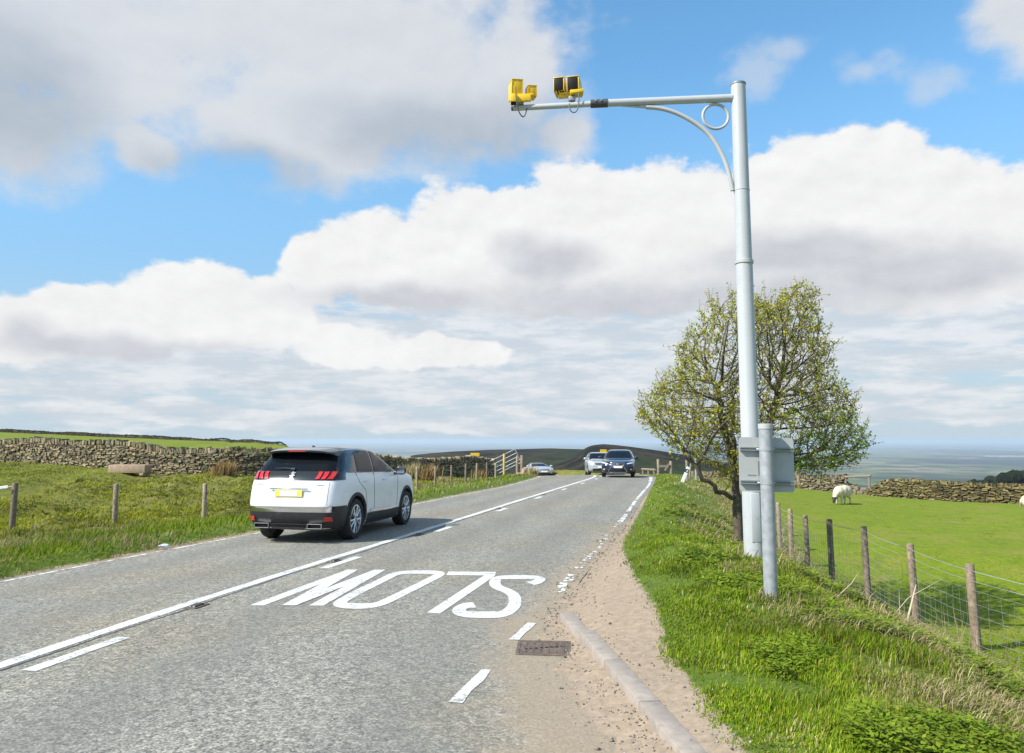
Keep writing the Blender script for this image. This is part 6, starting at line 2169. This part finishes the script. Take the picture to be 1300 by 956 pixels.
# leafy weeds among the verge grass
P_, dr_, dl_, ps_ = scatter(19000, (1.6, 8), (4, 22), lambda x, y, dr, dl, past: (x > gex_at(y) + .5) * (x < fence_x(y) - .1) * np.clip(1.2 * clump(x, y, 2.3, 7) + .06, 0, .6), 1.7)
V = []; F = []; C = []; nb = 0
for p in P_:
    k = int(GR.integers(7, 15)); hh = GR.uniform(.05, .14)
    tone = GR.uniform(.75, 1.3); yl = GR.random() ** 1.2
    base_c = np.array((.15, .25, .012)) * (1 - yl) + np.array((.24, .28, .03)) * yl
    s0 = .011 + .0014 * p[1]
    for _ in range(k):
        a = GR.uniform(0, 6.28); d = GR.uniform(.01, .09)
        c_ = p + np.array((math.cos(a) * d, math.sin(a) * d, hh * GR.uniform(.35, 1.1)))
        dirn = np.array((math.cos(a), math.sin(a), GR.uniform(-.2, .5))); dirn /= np.linalg.norm(dirn)
        sd = np.array((-math.sin(a), math.cos(a), GR.uniform(-.3, .3))); s_ = s0 * GR.uniform(.7, 1.4)
        V += [c_ - dirn * s_, c_ + sd * s_ * .55, c_ + dirn * s_ * 1.3, c_ - sd * s_ * .55]; F.append((nb, nb + 1, nb + 2, nb + 3)); nb += 4
        C += [base_c * tone * GR.uniform(.85, 1.15)] * 4
o = np_mesh('verge_weeds', np.array(V), [np.array(F)], M['grass'], None, np.array(C))
tag(o, 'low leafy weeds growing through the right verge grass', 'weeds', kind='stuff')

# left verge, hollow and slope up to the wall
P_, dr_, dl_, ps_ = scatter(150000, (-22, 3), (6.5, 48), lambda x, y, dr, dl, past: (dl > .03) * (dl < 5.2) * np.clip(.8 + .3 * clump(x, y, 2.5, 8), .2, 1), 1.9)
x, y = P_[:, 0], P_[:, 1]
dry = np.clip(.27 + .40 * clump(x, y, 1.8, 9) + .42 * np.exp(-(dl_ / .35) ** 2) + .25 * sst(dl_, 2.2, 4), 0, .8)
isd = GR.random(len(P_)) < dry
col = np.where(isd[:, None], pick(DRYC, len(P_)) * .85, pick(LUSH, len(P_)) * .92) * np.clip(1 + .25 * clump(x, y, 1.2, 10) + .2 * clump(x, y, 5, 25), .45, 1.5)[:, None]
h = GR.uniform(.06, .19, len(P_)) * np.clip(1 + .5 * clump(x, y, 2.6, 11), .4, 2) * (.55 + .45 * sst(dl_, .05, .6))
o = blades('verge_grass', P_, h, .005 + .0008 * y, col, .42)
tag(o, 'longer green grass on the verge left of the road', 'grass', kind='stuff')
P_, dr_, dl_, ps_ = scatter(240000, (-40, 2), (14, 52), lambda x, y, dr, dl, past: (dl > 4.6) * np.clip(.65 + .55 * clump(x, y, 1.1, 12), .05, 1), 1.3)
x, y = P_[:, 0], P_[:, 1]
lum = clump(x, y, 1.3, 13)
mid = sst(dl_, 5, 8) * (1 - sst(dl_, 15, 20))
col = pick(ROUGHC, len(P_)) * np.clip(1 + .42 * lum + .15 * clump(x, y, .5, 14), .35, 1.7)[:, None]
h = GR.uniform(.03, .085, len(P_)) * (1 + mid * (1.2 * np.maximum(lum, 0) + .6))
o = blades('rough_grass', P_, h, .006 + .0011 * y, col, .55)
tag(o, 'tussocky rough grass in the hollow below the left stone wall', 'grass', kind='stuff')
# grazed field on the right
P_, dr_, dl_, ps_ = scatter(170000, (5, 42), (6, 50), lambda x, y, dr, dl, past: past * np.clip(.75 + .3 * clump(x, y, 1.3, 15), .1, 1) * np.maximum(1 - sst(y, 11, 20), .8 * sst(clump(x, y, 2.4, 40), .7, 1.1)), 1.35)
x, y = P_[:, 0], P_[:, 1]
col = pick(PASTC, len(P_)) * (1 + .12 * clump(x, y, .6, 16) + .08 * clump(x, y, 2, 17))[:, None]
o = blades('pasture_grass', P_, GR.uniform(.010, .024, len(P_)), .006 + .0012 * y, col, .6)
tag(o, 'short grazed grass of the sheep field', 'grass', kind='stuff')


# rush clumps and tufts
def rush(px, py, Y, rad, hgt, n, label, cols, lean=.22):
    p = at(px, py, Y); zb = gz(p.x, p.y)
    q = GR.normal(0, rad * .45, (n, 2)); pts = np.stack([q[:, 0], q[:, 1], np.zeros(n) - .02], 1)
    o = blades('rush_clump', pts, GR.uniform(.55, 1.05, n) * hgt, np.full(n, .012 + .0006 * Y), pick(cols, n, .2), lean, 'straw', droop=.25)
    o.location = (p.x, p.y, zb)
    return tag(o, label, 'rush clump')


BR = np.array([(.33, .19, .075), (.40, .25, .10), (.27, .15, .06), (.45, .31, .15), (.12, .13, .03)])
GRN = np.array([(.10, .12, .02), (.16, .15, .04), (.07, .09, .015)])
rush(283, 600, 37.0, .5, .85, 420, 'big russet rush clump in front of the left wall', BR)
rush(545, 604, 41, .42, .95, 300, 'russet rush clump behind the first two pale fence posts', BR)
rush(519, 604, 41.5, .55, 1.0, 280, 'pale tan rush clump beside the mirror of the white car', DRYC)
rush(607, 602, 45, .40, .7, 200, 'low russet rush clump near the end of the left wall', BR)
rush(561, 606, 40, .35, .5, 120, 'small straw tuft between two pale fence posts', DRYC)
rush(102, 600, 34.5, .25, .45, 120, 'small dark green rush tuft on the slope left of the trough', GRN)
rush(676, 602, 44.5, .35, .55, 160, 'straw tuft on the tip of the left verge', DRYC)
rush(1005, 610, 43.5, .4, .5, 120, 'dry tuft at the foot of the gatepost behind the grey sign', DRYC)

# loose chippings and pebbles washed along the road edge
V = []; F = []; C = []; nb = 0
for _ in range(1900):
    y = 4.2 * (22 / 4.2) ** GR.random()
    e_ = float(np.interp(y, RY, RX)); g_ = float(gex_at(y))
    x = e_ + GR.normal(-.05, .16) if GR.random() < .82 else GR.uniform(e_, g_ + .05)
    s_ = GR.uniform(.003, .010) * (1 + .04 * y) * (2.0 if GR.random() < .03 else 1)
    V.append((x, y, s_)); 
V = np.array(V); zz = ground_z(V[:, 0], V[:, 1]); zz = np.maximum(zz, np.array([road_h(a_, b_) if a_ < np.interp(b_, RY, RX) else -9 for a_, b_ in V[:, :2]]))
octa = np.array([(1, 0, 0), (-1, 0, 0), (0, 1, 0), (0, -1, 0), (0, 0, .8), (0, 0, -.8)]); of = np.array([(0, 2, 4), (2, 1, 4), (1, 3, 4), (3, 0, 4), (2, 0, 5), (1, 2, 5), (3, 1, 5), (0, 3, 5)])
vv = []; cc = []
for (x, y, s_), z_ in zip(V, zz):
    a_ = GR.uniform(0, 6.28); r3 = np.array([[math.cos(a_), -math.sin(a_), 0], [math.sin(a_), math.cos(a_), 0], [0, 0, 1]])
    vv.append((octa * GR.uniform(.6, 1.3, (6, 1))) @ r3.T * s_ + (x, y, z_ + s_ * .35))
    t_ = GR.choice([.45, .6, .8, 1.0, 1.25]); cc.append(np.tile(np.array((t_, t_ * .94, t_ * .86)), (6, 1)))
nb = len(vv)
M['chip'] = mat('loose_chipping', (.25, .23, .21), .9, var=.2, tint=True)
o = np_mesh('loose_chippings', np.concatenate(vv), [np.concatenate([of + 6 * k for k in range(nb)])], M['chip'], None, np.concatenate(cc))
tag(o, 'loose chippings and pebbles scattered along the right road edge', 'chippings', kind='stuff')

# pale dead stalks leaning on the fence
def stalk(a, b, r_, label, bend=.06):
    a, b = Vector(a), Vector(b)
    n = MB(); mid = a.lerp(b, .5) + Vector((bend, -.02, .03))
    n.tube([a, a.lerp(mid, .6), mid, mid.lerp(b, .6), b], [r_, r_ * .9, r_ * .8, r_ * .6, r_ * .3], 6)
    o = n.build('dead_stalk', M['straw_one'], None, smooth=True)
    return tag(o, label, 'dead stalk')


M['straw_one'] = mat('dead_stalk', (.48, .40, .28), .85, var=.2, scale=20)
a = at(1150, 806, 10.5); a.z = gz(a.x, a.y) - .03
stalk(a, at(1163, 742, 10.6), .017, 'pale stick standing in front of the third fence post from the right', .0)
a = at(1128, 775, 10.3); a.z = gz(a.x, a.y) - .02
stalk(a, at(1196, 735, 10.2), .006, 'thin bent bramble stem arching between two fence posts', -.1)
a = at(1060, 760, 9.2); a.z = gz(a.x, a.y) - .02
stalk(a, at(1090, 727, 9.4), .006, 'thin pale stem lying over the bank below the field fence', .05)

print('objects', len(bpy.data.objects))
